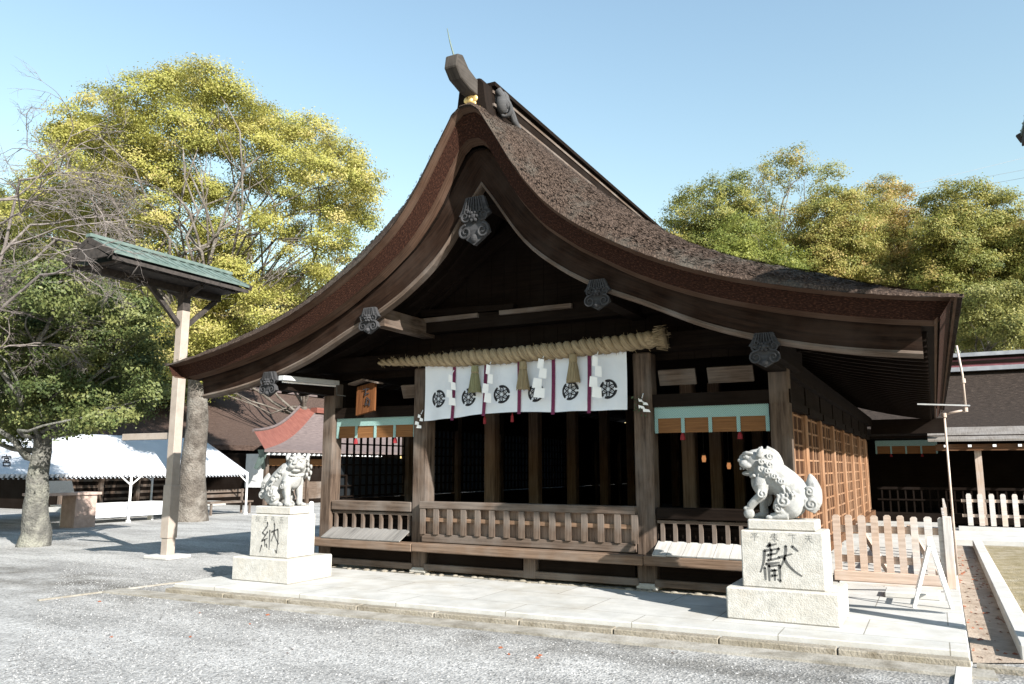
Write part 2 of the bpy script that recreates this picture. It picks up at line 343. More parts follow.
def slope(x):
    x = max(abs(x), .25); return (zt(x+.02)-zt(x-.02))/.04
def off(x, tn): return ztp(x)-tn*min(math.hypot(1, slope(x)), 2.05)     # vertical drop for a normal thickness tn
YF, YB = 7.95, 25.0
prof = sorted(set([round(float(s*x), 4) for x in xs_h for s in (-1, 1)]))
arc = [0]
for i in range(1, len(prof)): arc.append(arc[-1]+math.hypot(prof[i]-prof[i-1], ztp(prof[i])-ztp(prof[i-1])))
def lay(b, y0, z0f, x0s, y1, z1f, x1s, jig=0):
    """strip between two profile curves"""
    for i in range(len(prof)-1):
        p, q = prof[i], prof[i+1]
        b.poly([(CX+p*x0s, y0, z0f(p)), (CX+q*x0s, y0, z0f(q)), (CX+q*x1s, y1, z1f(q)), (CX+p*x1s, y1, z1f(p))],
               [(arc[i], 0), (arc[i+1], 0), (arc[i+1], .2), (arc[i], .2)])
def side(b, sgn, x0, z0, x1, z1, y0=YF, y1=YB):
    n = 24
    for k in range(n):
        a = y0+(y1-y0)*k/n; c = y0+(y1-y0)*(k+1)/n
        b.poly([(CX+sgn*x0, a, z0), (CX+sgn*x0, c, z0), (CX+sgn*x1, c, z1), (CX+sgn*x1, a, z1)], [(a, 0), (c, 0), (c, .2), (a, .2)])
XH = [0, .2, .5, 1.0, 1.5, 1.9, 2.6, 3.2, 3.7, 4.3, 4.8, 5.22]; ZH = [0, .06, .37, .58, .58, .50, .36, .30, .27, .19, .10, 0]
hx = smooth_interp(XH, ZH)
def roll(x, y):
    t = min(1, max(0, (y-YF)/.75)); return max(0, hx(x))*math.sin(PI/2*t)
# top surface: fine grid with rounded verge and roughness
b = MB(); ysamp = [YF, YF+.03, YF+.10, YF+.17, YF+.25, YF+.33, YF+.42, YF+.51, YF+.6, YF+.7]+list(np.linspace(YF+.8, 14, 60))+list(np.linspace(14.3, YB, 24))
fine = []
for i in range(len(prof)-1):
    for t in (0, .5): fine.append(prof[i]+(prof[i+1]-prof[i])*t)
fine.append(prof[-1])
afine = np.interp(fine, prof, arc)
jit = rng.normal(0, .007, (len(ysamp), len(fine)))
idx = {}
for j, y in enumerate(ysamp):
    dv = {0: -.05, 1: -.02, 2: 0}.get(j, .0)
    for i, x in enumerate(fine):
        b.v.append((CX+x, y+(abs(jit[j, i])*.6 if j == 0 else 0), ztp(x)+dv+roll(x, y)+(jit[j, i] if 1 < j else jit[j, i]*.6)))
n = len(fine)
for j in range(len(ysamp)-1):
    for i in range(n-1):
        b.f.append([j*n+i, j*n+i+1, (j+1)*n+i+1, (j+1)*n+i])
        b.uv += [(ysamp[j], afine[i]), (ysamp[j], afine[i+1]), (ysamp[j+1], afine[i+1]), (ysamp[j+1], afine[i])]
# loose bark flakes, right and left slopes near the front
for k in range(60000):
    y = YF+.02+abs(rng.normal(0, 3.6)); s = 1 if rng.random() < .85 else -1; x = s*rng.uniform(.22, 5.2)
    if y > 20: continue
    z = ztp(x)+roll(x, y)+rng.uniform(.0, .018)
    e_ = .03; sl_ = -(ztp(abs(x)+e_)+roll(abs(x)+e_, y)-ztp(abs(x)-e_)-roll(abs(x)-e_, y))/(2*e_)*-1; dd = Vector((s, 0, sl_)).normalized(); L = rng.uniform(.018, .040); wv = rng.uniform(.003, .007)
    dd = (dd+Vector((0, rng.normal(0, .25), rng.uniform(-.02, .22)))).normalized(); sd = Vector((0, 1, 0))
    p = Vector((CX+x, y, z)); u0 = (rng.uniform(0, 90), rng.uniform(0, 90))
    b.poly([p-sd*wv, p+sd*wv, p+sd*wv*.6-dd*L+Vector((0, 0, .006)), p-sd*wv*.6-dd*L+Vector((0, 0, .006))], [u0, (u0[0]+.03, u0[1]), (u0[0]+.03, u0[1]+.06), (u0[0], u0[1]+.06)])
roof = b.build('thatch_roof', THATCH_TOP, hall, fix=False)
# edge layers, each stepping inwards as it goes down
T1, T2, T3 = .035, .21, .235
b = MB()
lay(b, YF+.004, lambda x: ztp(x)-.05, 1, YF+.02, lambda x: off(x, T1), .998)
side(b, 1, 5.22, zt(5.22)+.004, 5.21, off(5.22, T1)); side(b, -1, 5.22, zt(5.22)+.004, 5.21, off(5.22, T1))
b.build('thatch_crust', rough_mat('dark_crust', (.006, .004, .003), (.02, .014, .010), 20, .95, .8, 40, .02), roof)
b = MB()
lay(b, YF+.02, lambda x: off(x, T1), .998, YF+.05, lambda x: off(x, T1), .99)
lay(b, YF+.05, lambda x: off(x, T1), .99, YF+.11, lambda x: off(x, T1+.018), .985)
lay(b, YF+.11, lambda x: off(x, T1+.018), .985, YF+.13, lambda x: off(x, T1+.018), .98)
side(b, 1, 5.17, off(5.2, T1), 5.14, off(5.2, T1+.018)); side(b, -1, 5.17, off(5.2, T1), 5.14, off(5.2, T1+.018))
b.build('verge_trim', W_TRIM, roof)
b = MB()
lay(b, YF+.13, lambda x: off(x, T1+.018), .98, YF+.21, lambda x: off(x, T2), .962)
side(b, 1, 5.12, off(5.2, T1+.018), 5.02, off(5.2, T2)); side(b, -1, 5.12, off(5.2, T1+.018), 5.02, off(5.2, T2))
b.build('thatch_edge', THATCH_CUT, roof)
b = MB()
lay(b, YF+.21, lambda x: off(x, T2), .962, YF+.24, lambda x: off(x, T2), .958)
lay(b, YF+.24, lambda x: off(x, T2), .958, YF+.35, lambda x: off(x, T3), .952)
side(b, 1, 5.0, off(5.2, T2), 4.97, off(5.2, T3)); side(b, -1, 5.0, off(5.2, T2), 4.97, off(5.2, T3))
b.build('lower_verge_trim', W_TRIM, roof)
# soffit boards below the thatch
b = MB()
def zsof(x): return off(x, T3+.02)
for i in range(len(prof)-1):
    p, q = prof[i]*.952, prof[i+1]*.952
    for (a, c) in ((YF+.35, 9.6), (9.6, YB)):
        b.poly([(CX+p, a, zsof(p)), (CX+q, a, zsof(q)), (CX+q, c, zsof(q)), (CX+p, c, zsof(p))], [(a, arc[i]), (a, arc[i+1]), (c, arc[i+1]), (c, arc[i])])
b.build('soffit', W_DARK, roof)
# bargeboards (two), each with a paler lower moulding
for s, nm in ((-1, 'left'), (1, 'right')):
    b = MB(); N = 40; xs = [4.86*(k/N) for k in range(N+1)]; L = 0
    m2 = MB()
    for k in range(N):
        p, q = xs[k], xs[k+1]; d = math.hypot(q-p, zb(q)-zb(p))
        tp = lambda x: min(off(x, T3+.005), zb(x)+1.0)
        P = lambda x, y, z: (CX+s*x, y, z)
        t0, t1, z0, z1 = tp(p), tp(q), zb(p), zb(q)
        m0, mm1 = z0+.055, z1+.055
        b.poly([P(p, 8.36, t0), P(q, 8.36, t1), P(q, 8.40, mm1), P(p, 8.40, m0)], [(L, t0-m0), (L+d, t1-mm1), (L+d, 0), (L, 0)])
        b.poly([P(p, 8.50, t0), P(q, 8.50, t1), P(q, 8.50, mm1), P(p, 8.50, m0)], [(L, t0-m0), (L+d, t1-mm1), (L+d, 0), (L, 0)])
        if k == N-1: b.poly([P(q, 8.36, t1), P(q, 8.5, t1), P(q, 8.5, mm1), P(q, 8.4, mm1)])
        for (ya, za, yb_, zb_) in ((8.385, .058, 8.37, .03), (8.37, .03, 8.40, 0), (8.40, 0, 8.52, 0), (8.52, 0, 8.52, .058), (8.52, .058, 8.385, .058)):
            m2.poly([P(p, ya, z0+za), P(q, ya, z1+za), P(q, yb_, z1+zb_), P(p, yb_, z0+zb_)], [(L, ya*3+za), (L+d, ya*3+za), (L+d, yb_*3+zb_), (L, yb_*3+zb_)])
        L += d
    q = 4.86; m2.poly([P(q, 8.385, zb(q)+.058), P(q, 8.37, zb(q)+.03), P(q, 8.40, zb(q)), P(q, 8.52, zb(q)), P(q, 8.52, zb(q)+.058)])
    # pale cut end of the board
    bo = b.build('bargeboard', W_BARGE, hall); m2.build('lower_moulding', W_RAIL, bo)
    pass
# rafters under the eaves (each a bar following the curve)
rproto = {}
def rafter_mb(s, y):
    b = MB(); xs = list(np.linspace(.3, 4.88, 14))
    for k in range(len(xs)-1):
        p, q = xs[k], xs[k+1]; b.bar((CX+s*p, y, zsof(p)-.05), (CX+s*(q+.02), y, zsof(q)-.05), .075, .09)
    return b
for s in (-1, 1):
    r0 = rafter_mb(s, 8.75).build('rafter', W_DARK, hall)
    for k in range(1, 34):
        c = r0.copy(); col.objects.link(c); c.parent = hall; c.location = (0, .45*k, 0)
# purlin ends, gegyo pendants
def scroll(b, cx, y, cz, r, turns=1.6, s=1, rad=.02, rot=0):
    pts = []
    for k in range(26):
        t = k/25; a = rot+s*turns*2*PI*t; rr = r*(1-.85*t); pts.append((cx+rr*math.cos(a), y, cz+rr*math.sin(a)))
    b.tube(pts, [rad*(1-.4*k/25) for k in range(26)], 6)
W_GEGYO = wood('carved_pendant_wood', (.014, .014, .0145), (.062, .062, .066), (.085, .085, .09), .5, fine=20)
def pendant(cx, y, ztop_, h, wd):
    b = MB(); zc = ztop_
    o = [(-.24*wd, zc), (.24*wd, zc), (.34*wd, zc-.25*h), (.42*wd, zc-.36*h), (.22*wd, zc-.48*h), (.34*wd, zc-.58*h), (.40*wd, zc-.75*h), (.2*wd, zc-.88*h), (0, zc-h), (-.2*wd, zc-.88*h), (-.40*wd, zc-.75*h), (-.34*wd, zc-.58*h), (-.22*wd, zc-.48*h), (-.42*wd, zc-.36*h), (-.34*wd, zc-.25*h)]
    b.prism([(cx+px, pz) for px, pz in o], y, y+.06)
    for k in range(-3, 4): b.bar((cx+k*.055*wd, y-.008, zc-.02*h), (cx+k*.085*wd, y-.008, zc-.33*h), .018*wd+.004, .03, up=(0, 1, 0))
    for s in (-1, 1):
        scroll(b, cx+s*.24*wd, y-.01, zc-.40*h, .17*wd, 1.5, s, .028*wd, PI/2)
        scroll(b, cx+s*.23*wd, y-.012, zc-.72*h, .18*wd, 1.6, -s, .03*wd, PI/2)
    b.ball((cx, y, zc-.42*h), (.10*wd, .05, .10*wd)); b.ball((cx, y, zc-.86*h), (.09*wd, .05, .09*h))
    for k in range(6):
        a = k*PI/3; b.ball((cx+.1*wd*math.cos(a), y-.02, zc-.42*h+.1*wd*math.sin(a)), (.045*wd, .03, .045*wd), 8, 5)
    return b.build('gable_pendant', W_GEGYO, hall, smooth=False)
pendant(CX-.05, 8.30, 5.0, .64, .54)
for (px, pz) in ((-1.69, 3.72), (1.59, 3.74), (-3.46, 2.95), (3.42, 2.97)): pendant(CX+px, 8.31, pz, .36, .38)
for (px, pz) in ((-1.69, 3.62), (1.6, 3.62), (-3.46, 2.86), (3.44, 2.86)):
    b = MB(); b.box(CX+px-.09, CX+px+.09, 8.54, 10.2, pz-.12, pz+.12); b.build('purlin', W_COL if px == -1.69 else W_DARK, hall)
b = MB(); b.box(CX-.1, CX+.1, 8.54, 10.2, 4.95, 5.2); b.build('purlin', W_DARK, hall)
# gable wall of boards + tie beams
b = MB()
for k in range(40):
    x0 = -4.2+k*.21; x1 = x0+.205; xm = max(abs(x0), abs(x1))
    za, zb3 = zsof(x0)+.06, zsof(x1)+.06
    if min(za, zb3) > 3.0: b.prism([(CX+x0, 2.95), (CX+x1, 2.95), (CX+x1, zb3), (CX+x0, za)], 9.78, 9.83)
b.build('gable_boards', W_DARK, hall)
b = MB(); b.box(CX-2.3, CX+2.3, 9.55, 9.76, 3.55, 3.78); b.build('tie_beam', W_DARK, hall)
b = MB(); b.box(CX-2.2, CX-.7, 9.50, 9.549, 3.70, 3.76); b.box(CX-.35, CX+.75, 9.50, 9.549, 3.70, 3.76); b.build('pale_batten', W_RAIL, hall)
b = MB(); b.bar((CX-.15, 9.60, 3.8), (CX+.9*-1.9, 9.6, 3.85), .1, .1); b.bar((CX-1.9, 9.6, 3.85), (CX-.1, 9.6, 5.0), .10, .14); b.bar((CX+1.9, 9.6, 3.85), (CX+.1, 9.6, 5.0), .10, .14); b.build('gable_brace', W_DARK, hall)
b = MB(); b.box(-8.5, -1.3, 9.55, 9.80, 3.05, 3.27); b.build('lintel_beam', W_DARK, hall)
b = MB(); b.box(-8.42, -1.42, 9.60, 9.74, 2.34, 2.50); b.build('head_rail', W_DARK, hall)
# columns: four in front, inner rows
def column(x, y, z1=3.1, sq=.24, m=W_COL, z0=.20, stone=True):
    b = MB(); b.box(x-sq/2, x+sq/2, y-sq/2, y+sq/2, z0, z1)
    c = b.build('column', m, hall, bevel=.018)
    if stone:
        b = MB(); b.box(x-.14, x+.14, y-.13, y+.14, .119, z0-.002); b.build('footing_stone', STONE, c, bevel=.02)
    return c
for x in (-6.57, -3.2): column(x, 9.68, 3.04)
for x in (-8.3, -1.55): column(x, 9.68, 2.9, .22)
YI = [11.7, 13.35, 15.1, 16.9, 18.7, 20.6, 22.4]
for y in YI:
    for x in (-6.57, -3.2): column(x, y, 3.05, .2, W_INNER, .5, False)
for y in YI:
    for x in (-8.3, -1.595): column(x, y, 2.32 if x > -2 else 2.7, .13 if x > -2 else .16, W_LATT if x > -2 else W_COL, .2, False)
# eave purlins over the side walls
for x in (-8.3, -1.55):
    b = MB(); b.box(x-.1, x+.1, 8.56, 24, 2.70, 2.92); b.build('wall_plate', W_DARK, hall)
# floor, ceiling, rear wall
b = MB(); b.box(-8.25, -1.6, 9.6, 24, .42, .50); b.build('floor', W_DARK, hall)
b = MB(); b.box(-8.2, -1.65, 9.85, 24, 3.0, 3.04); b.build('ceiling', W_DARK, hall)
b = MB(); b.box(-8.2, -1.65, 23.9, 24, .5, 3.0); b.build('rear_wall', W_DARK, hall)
# right lattice wall, facing +x: board backing, bars
ends = [9.80]+YI+[23.5]
for k in range(len(ends)-1):
    y0, y1 = ends[k]+.08, ends[k+1]-.08
    b = MB(); b.box(-1.63, -1.60, y0, y1, .45, 2.32); pn = b.build('wall_panel', W_PANEL, hall)
    b = MB(); nv = 4
    for i in range(nv+1):
        y = y0+(y1-y0)*i/nv; th_ = i in (0, nv, nv//2); ww = .06 if th_ else .03
        b.box(-1.599, -1.575 if th_ else -1.585, y-ww/2, y+ww/2, .5, 2.3)
    for i in range(10): b.box(-1.599, -1.587, y0, y1, .52+i*.195-.013, .52+i*.195+.013)
    b.build('lattice', W_LATT, pn)
    b = MB(); b.box(-1.64, -1.50, y0, y1, 2.32, 2.42); b.box(-1.62, -1.54, y0, y1, 2.42, 2.70); b.build('transom', W_DARK, hall)
    b = MB(); b.box(-1.66, -1.48, y0-.08, y1+.08, .34, .47); b.build('side_sill', W_RED, hall)
PANE, pn_, pl_, pb_ = newmat('dim_window_pane')
tr_ = pn_.new('ShaderNodeBsdfTranslucent'); tr_.inputs[0].default_value = (.10, .115, .135, 1); pb_.inputs['Base Color'].default_value = (.03, .035, .04, 1)
mx_ = pn_.new('ShaderNodeMixShader'); mx_.inputs[0].default_value = .6; pl_.new(pb_.outputs[0], mx_.inputs[1]); pl_.new(tr_.outputs[0], mx_.inputs[2]); pl_.new(mx_.outputs[0], pn_['Material Output'].inputs[0])
# left wall: open lattice windows above boards
ends = [9.80]+YI+[23.5]
for k in range(len(ends)-1):
    y0, y1 = ends[k]+.08, ends[k+1]-.08
    b = MB(); b.box(-8.33, -8.28, y0, y1, .45, 1.10); b.build('wall_panel', W_DARK, hall)
    b = MB()
    for i in range(11):
        y = y0+(y1-y0)*i/10; b.box(-8.32, -8.29, y-.013, y+.013, 1.12, 2.3)
    for i in range(8): b.box(-8.323, -8.293, y0, y1, 1.14+i*.165-.011, 1.14+i*.165+.011)
    lw = b.build('lattice_window', W_DARK, hall)
    if k >= 1:
        b = MB(); b.box(-8.37, -8.345, y0, y1, 1.1, 2.3); b.build('paper_pane', PANE if k < 5 else W_DARK, lw)
    elif k == 0:
        b = MB(); b.box(-8.37, -8.345, y0, y1, 1.1, 1.75); b.build('paper_pane', PANE, lw)
    b = MB(); b.box(-8.36, -8.22, y0, y1, 2.3, 2.70); b.build('transom', W_DARK, hall)
# ground sill, base boards
for (x0, x1) in ((-8.50, -6.53), (-6.53, -3.17), (-3.17, -1.62)):
    b = MB(); zs = (0, .0, -.0); b.bar((x0+.003, 9.44, .495), (x1-.003, 9.44, .49), .20, .115); b.build('sill_beam', wood('sill_wood', (.06, .037, .025), (.22, .15, .105), (.2, .175, .155), .5), hall, bevel=.012)
for (x0, x1) in ((-8.25, -6.72), (-6.40, -4.92), (-4.66, -3.36), (-3.04, -1.68)):
    b = MB(); b.box(x0, x1, 9.60, 9.63, .23, .43); b.build('base_board', W_DARK, hall)
    b = MB(); b.box(x0-.06, x1+.06, 9.545, 9.60, .165, .255); b.build('base_rail', W_RAIL, hall, bevel=.008)
b = MB(); b.box(-4.88, -4.70, 9.54, 9.68, .16, .435); b.build('base_post', W_RAIL, hall, bevel=.01)
b = MB(); b.box(-8.4, -1.5, 9.46, 9.54, .121, .128)
for k in range(46):
    x = -8.3+k*.148+random.uniform(-.04, .04); b.ball((x, 9.50+random.uniform(-.03, .03), .12), (random.uniform(.04, .07), .05, random.uniform(.012, .03)), 8, 5)
b.build('foundation_cobbles', KERB, hall, smooth=True)
# central panel railing
rl = MB(); rl.box(-6.50, -3.30, 9.47, 9.60, 1.02, 1.12); ro = rl.build('railing', W_RAIL, hall, bevel=.01)
b = MB(); b.box(-6.46, -3.32, 9.49, 9.58, .56, .67); b.build('bottom_rail', W_RAIL, ro, bevel=.008)
b = MB(); b.box(-6.46, -3.32, 9.505, 9.55, .845, .895); b.build('middle_rail', wood('rail_wood', (.09, .055, .035), (.26, .17, .115), None), ro)
b = MB(); x = -6.42
while x < -3.34:
    ww = random.uniform(.06, .10); b.box(x, min(x+ww-.004, -3.33), 9.552, 9.566, .67, 1.02); x += ww
b.build('board_panel', wood('panel_wood', (.09, .06, .045), (.30, .21, .16), (.3, .26, .23), .4, fine=10), ro)
b = MB(); b.box(0, 0.078, 9.468, 9.503, .672, 1.018); st0 = None
for k in range(15):
    x = -6.475+k*.2235
    if st0 is None:
        q = MB(); q.box(x, x+.075, 9.468, 9.503, .672, 1.018); st0 = q.build('stile', W_RAIL, ro)
    else:
        c = st0.copy(); col.objects.link(c); c.parent = ro; c.location = (k*.2235, 0, 0)
# side bays: rail, balusters, sloping boards
def side_bay(x0, x1, mslope, ztop_, dark):
    b = MB(); b.box(x0, x1, 9.56, 9.72, ztop_-.14, ztop_); t = b.build('side_railing', W_DARK if dark else W_RAIL, hall, bevel=.01)
    b = MB(); b.box(x0, x1, 9.60, 9.66, ztop_-.19, ztop_-.155); b.build('under_rail', W_RAIL, t)
    n = 10 if x1-x0 > 1.5 else 9; p0 = None
    for k in range(n):
        x = x0+.06+(x1-x0-.12)*k/(n-1)
        if p0 is None: q = MB(); q.box(x-.022, x+.022, 9.60, 9.645, .62, ztop_-.19); p0 = q.build('baluster', W_RAIL, t); xx = x
        else: c = p0.copy(); col.objects.link(c); c.parent = t; c.location = (x-xx, 0, 0)
    b = MB(); b.box(x0, x1, 9.70, 9.73, .5, ztop_-.16)
    for z in (.72, .86): b.box(x0, x1, 9.66, 9.698, z-.02, z+.02)
    b.build('back_board', W_DARK, t)
    sp = MB(); x = x0
    while x < x1-.05:
        ww = random.uniform(.16, .2); xe = min(x+ww, x1)
        sp.bar(((x+xe)/2, 9.345, .562+random.uniform(-.003, .003)), ((x+xe)/2, 9.62, .70+random.uniform(-.003, .003)), xe-x-.006, .018); x = xe
    sp.build('sloping_boards', mslope, t)
side_bay(-8.17, -6.70, W_GREY, 1.10, False)
side_bay(-3.06, -1.68, W_PALE, 1.11, True)
# things on the lintel behind: rolled papers / dim boards between rails
for (x0, x1) in ((-7.0, -6.72), (-3.02, -2.55), (-2.4, -1.85)):
    b = MB(); b.bar((x0, 9.72, 2.72), (x1, 9.72, 2.72), .04, .2, up=(0, -.4, 1)); b.build('frieze_board', W_RAIL, hall)

# ridge: box, cap, horn, ornaments
b = MB(); b.box(CX-.17, CX+.17, 8.30, YB-.2, 6.08, 6.46); rg = b.build('ridge_box', W_DARK, hall)
b = MB(); b.box(CX-.22, CX+.22, 8.34, YB-.2, 6.465, 6.52); b.build('ridge_cap', W_DARK, rg)
for z, wd in ((6.22, .40), (6.40, .37)):
    b = MB(); b.box(CX-wd/2, CX+wd/2, 8.36, YB-.2, z-.018, z+.018); b.build('ridge_moulding', W_RAIL, rg)
hp = [(8.55, 6.66), (8.30, 6.58), (8.02, 6.50), (7.72, 6.72), (7.56, 6.80)]
# horn: upturned beam, profile in (y,z)
o = [(8.52, 6.72), (8.25, 6.66), (8.0, 6.66), (7.80, 6.76), (7.66, 6.84), (7.55, 6.80), (7.56, 6.56), (7.68, 6.42), (7.9, 6.36), (8.2, 6.36), (8.52, 6.44)]
o = [(8.62, 6.57), (8.34, 6.51), (8.08, 6.48), (7.90, 6.53), (7.76, 6.64), (7.64, 6.60), (7.61, 6.43), (7.73, 6.32), (7.96, 6.27), (8.25, 6.26), (8.62, 6.32)]
b = MB(); b.prism([(y, z) for y, z in o], CX-.09, CX+.09, 'x'); hn = b.build('ridge_horn', wood('horn_wood', (.015, .013, .012), (.065, .057, .05), (.10, .09, .082), .5), hall, bevel=.012)
b = MB(); b.prism([(CX-.26, 5.98), (CX+.26, 5.98), (CX+.22, 6.18), (CX+.19, 6.42), (CX+.12, 6.50), (CX-.12, 6.50), (CX-.19, 6.42), (CX-.22, 6.18)], 8.12, 8.30)
b.build('ridge_end_board', W_DARK, rg, bevel=.02)
b = MB()
for k in range(5):
    a = PI/2+k*2*PI/5; b.ball((CX+.06*math.cos(a), 8.105, 6.20+.06*math.sin(a)), (.048, .018, .048), 10, 6)
b.ball((CX, 8.10, 6.20), (.04, .03, .04)); b.box(CX-.14, CX+.14, 8.10, 8.119, 6.06, 6.10)
b.build('gold_crest', GOLD, rg, smooth=True)
b = MB()
for s in (-1, 1):
    scroll(b, CX+s*.25, 8.46, 6.34, .10, 1.6, s, .028, PI/2); scroll(b, CX+s*.29, 8.50, 6.16, .10, 1.5, -s, .03, PI/2)
    b.tube([(CX+s*.22, 8.42, 6.44), (CX+s*.32, 8.5, 6.25), (CX+s*.36, 8.62, 6.05), (CX+s*.48, 8.7, 5.82)], [.045, .055, .045, .012], 8)
    b.ball((CX+s*.25, 8.5, 6.28), (.1, .1, .16))
b.build('ridge_scroll', wood('scroll_wood', (.02, .02, .02), (.1, .1, .105), (.14, .14, .14), .5), rg, smooth=True)
b = MB(); t0 = Vector((CX, 7.69, 6.62)); b.tube([t0, t0+Vector((-.03, -.04, .16)), t0+Vector((-.05, -.08, .33))], [.012, .009, .005], 6)
b.build('lightning_rod', COPPERROD, hall)

# ================================================================== ROPE, CURTAIN, BLINDS
def rope():
    b = MB(); A = Vector((-7.22, 9.42, 3.14)); B = Vector((-3.0, 9.42, 3.17)); N = 240; turns = 19
    for s in range(2):
        pts = []; rad = []
        for k in range(N+1):
            t = k/N; g = 2*PI*turns*t+s*PI; c = A.lerp(B, t); c.z -= .05*math.sin(PI*t)
            th = .066*(0.4+.6*min(1, t*3.0)); pts.append(c+Vector((0, math.cos(g), math.sin(g)))*th*.86); rad.append(th*(.92+.05*math.sin(k*.37+s)+random.uniform(-.02, .02)))
        b.tube(pts, rad, 8)
    return b.build('sacred_rope', STRAW, loc=((A+B)/2), smooth=True)
ro_ = rope(); tag(ro_, 'thick twisted straw rope stretched across the hall front above the white curtain', 'rope')
b = MB(); e = Vector((-3.0, 9.42, 3.17))
b.tube([e+Vector((-.12, 0, 0)), e, e+Vector((.06, 0, .01)), e+Vector((.17, 0, .02))], [.10, .10, .085, .15], 12)
for k in range(60):
    a = random.uniform(0, 2*PI); r = random.uniform(.08, .15); p = e+Vector((.14, math.cos(a)*r, .02+math.sin(a)*r)); b.tube([p-Vector((.1, 0, 0)), p+Vector((random.uniform(.02, .07), random.uniform(-.03, .03), random.uniform(-.05, .04)))], .004, 4)
b.build('rope_end', STRAW, ro_, smooth=True)
b = MB()
for k in range(420):
    t = random.random(); p = Vector((-7.22, 9.42, 3.14)).lerp(e, t); p.z -= .05*math.sin(PI*t); a = random.uniform(0, 2*PI); rr = .098*(0.4+.6*min(1, t*3)); d = Vector((random.uniform(-.5, .5), math.cos(a), math.sin(a)))
    b.tube([p+d*rr*.6, p+d*(rr+random.uniform(.005, .05))+Vector((random.uniform(-.05, .05), 0, 0))], .0025, 3)
b.build('straw_wisps', STRAW, ro_)
# curtain
NX0, NX1, NZ0, NZ1 = -6.44, -3.35, 2.28, 3.07
def cy(x, z):
    t = (NZ1-z)/(NZ1-NZ0); u = (x-NX0)/(NX1-NX0)
    return 9.465+.028*t*math.sin(u*6*2*PI+.6)+.03*t*math.sin(u*13+1)+.012*math.sin(u*31)*t-.05*t*t
def nzb(x):
    u = (x-NX0)/(NX1-NX0)*6; k = math.floor(u); f = u-k
    return NZ0+[-.03, -.005, .04, .055, .03, .03, .03][min(int(k), 6)]*1.0*(1-f)+[-.005, .04, .055, .03, .03, .03, .045][min(int(k), 6)]*f
noren = thing('shrine_curtain', 'white cloth curtain with black crests and purple ribbons under the straw rope', 'curtain', ((NX0+NX1)/2, 9.47, NZ0))
pwid = (NX1-NX0)/6
for k in range(6):
    b = MB(); nx, nz = 10, 12; x0 = NX0+pwid*k+.012; x1 = NX0+pwid*(k+1)-.012
    G = [[(x0+(x1-x0)*i/nx, 0, 0) for i in range(nx+1)] for j in range(nz+1)]
    for j in range(nz+1):
        for i in range(nx+1):
            x = G[j][i][0]; z = NZ1+(nzb(x)-NZ1)*j/nz; G[j][i] = (x, cy(x, z), z)
    for j in range(nz):
        for i in range(nx): b.poly([G[j][i], G[j][i+1], G[j+1][i+1], G[j+1][i]])
    po = b.build('curtain_panel', CLOTH, noren, smooth=True)
    c = MB(); xc = (x0+x1)/2+(.0); zc = 2.56+(.02 if k > 1 else 0); rr = .112
    def ribbon(pts, w0, yo=.004):
        for i in range(len(pts)-1):
            p, q = Vector(pts[i]), Vector(pts[i+1]); d = q-p
            if d.length < 1e-6: continue
            nn = Vector((-d.y, d.x)).normalized()*w0/2; quad = [p+nn, q+nn, q-nn, p-nn]
            c.poly([(xc+v.x, cy(xc+v.x, zc+v.y)-yo, zc+v.y) for v in quad])
    N = 28
    for (a0, a1) in ((.1, 1.95), (2.2, 4.05), (4.3, 6.15)):
        ribbon([(rr*math.cos(a0+(a1-a0)*i/12), rr*math.sin(a0+(a1-a0)*i/12)) for i in range(13)], .03)
    for p_ in range(6):
        a = p_*PI/3+PI/6; pts = []
        for i in range(9):
            t = i/8; ra = .022+.075*math.sin(PI*t/1.0*.5) if t < .5 else .022+.075*math.sin(PI*(1-t)*.5)
            g = a+(t-.5)*1.0; ra = .03+.068*math.sin(PI*t)**.7 if 0 < t < 1 else .03
            pts.append((ra*math.cos(g), ra*math.sin(g)))
        ribbon(pts, .016)
        ribbon([(.02*math.cos(a), .02*math.sin(a)), (.075*math.cos(a), .075*math.sin(a))], .01)
    c.build('crest', BLACK, po)
for k in range(1, 6):
    x = NX0+pwid*k; b = MB(); nz = 8
    for j in range(nz):
        za = NZ1+(nzb(x)-.03-NZ1)*j/nz; zb2 = NZ1+(nzb(x)-.03-NZ1)*(j+1)/nz
        b.poly([(x-.026, cy(x, za)-.010, za), (x+.026, cy(x, za)-.010, za), (x+.026, cy(x, zb2)-.010, zb2), (x-.026, cy(x, zb2)-.010, zb2)])
    b.build('ribbon', PURPLE, noren)
for px in (297, 404):
    p = ony(px, 430, 9.52); b = MB(); b.tube([p+Vector((0, 0, .14)), p+Vector((0, 0, .02)), p+Vector((0, 0, 0)), p+Vector((0, 0, -.07))], [.004, .004, .016, .022], 8); 
for x in (-5.45, -5.02):
    b = MB(); z0 = nzb(x)-.02; b.tube([(x, 9.5, z0+.1), (x, 9.5, z0), (x, 9.5, z0-.03), (x, 9.5, z0-.11)], [.005, .006, .02, .024], 8); b.build('red_tassel', RED, noren)
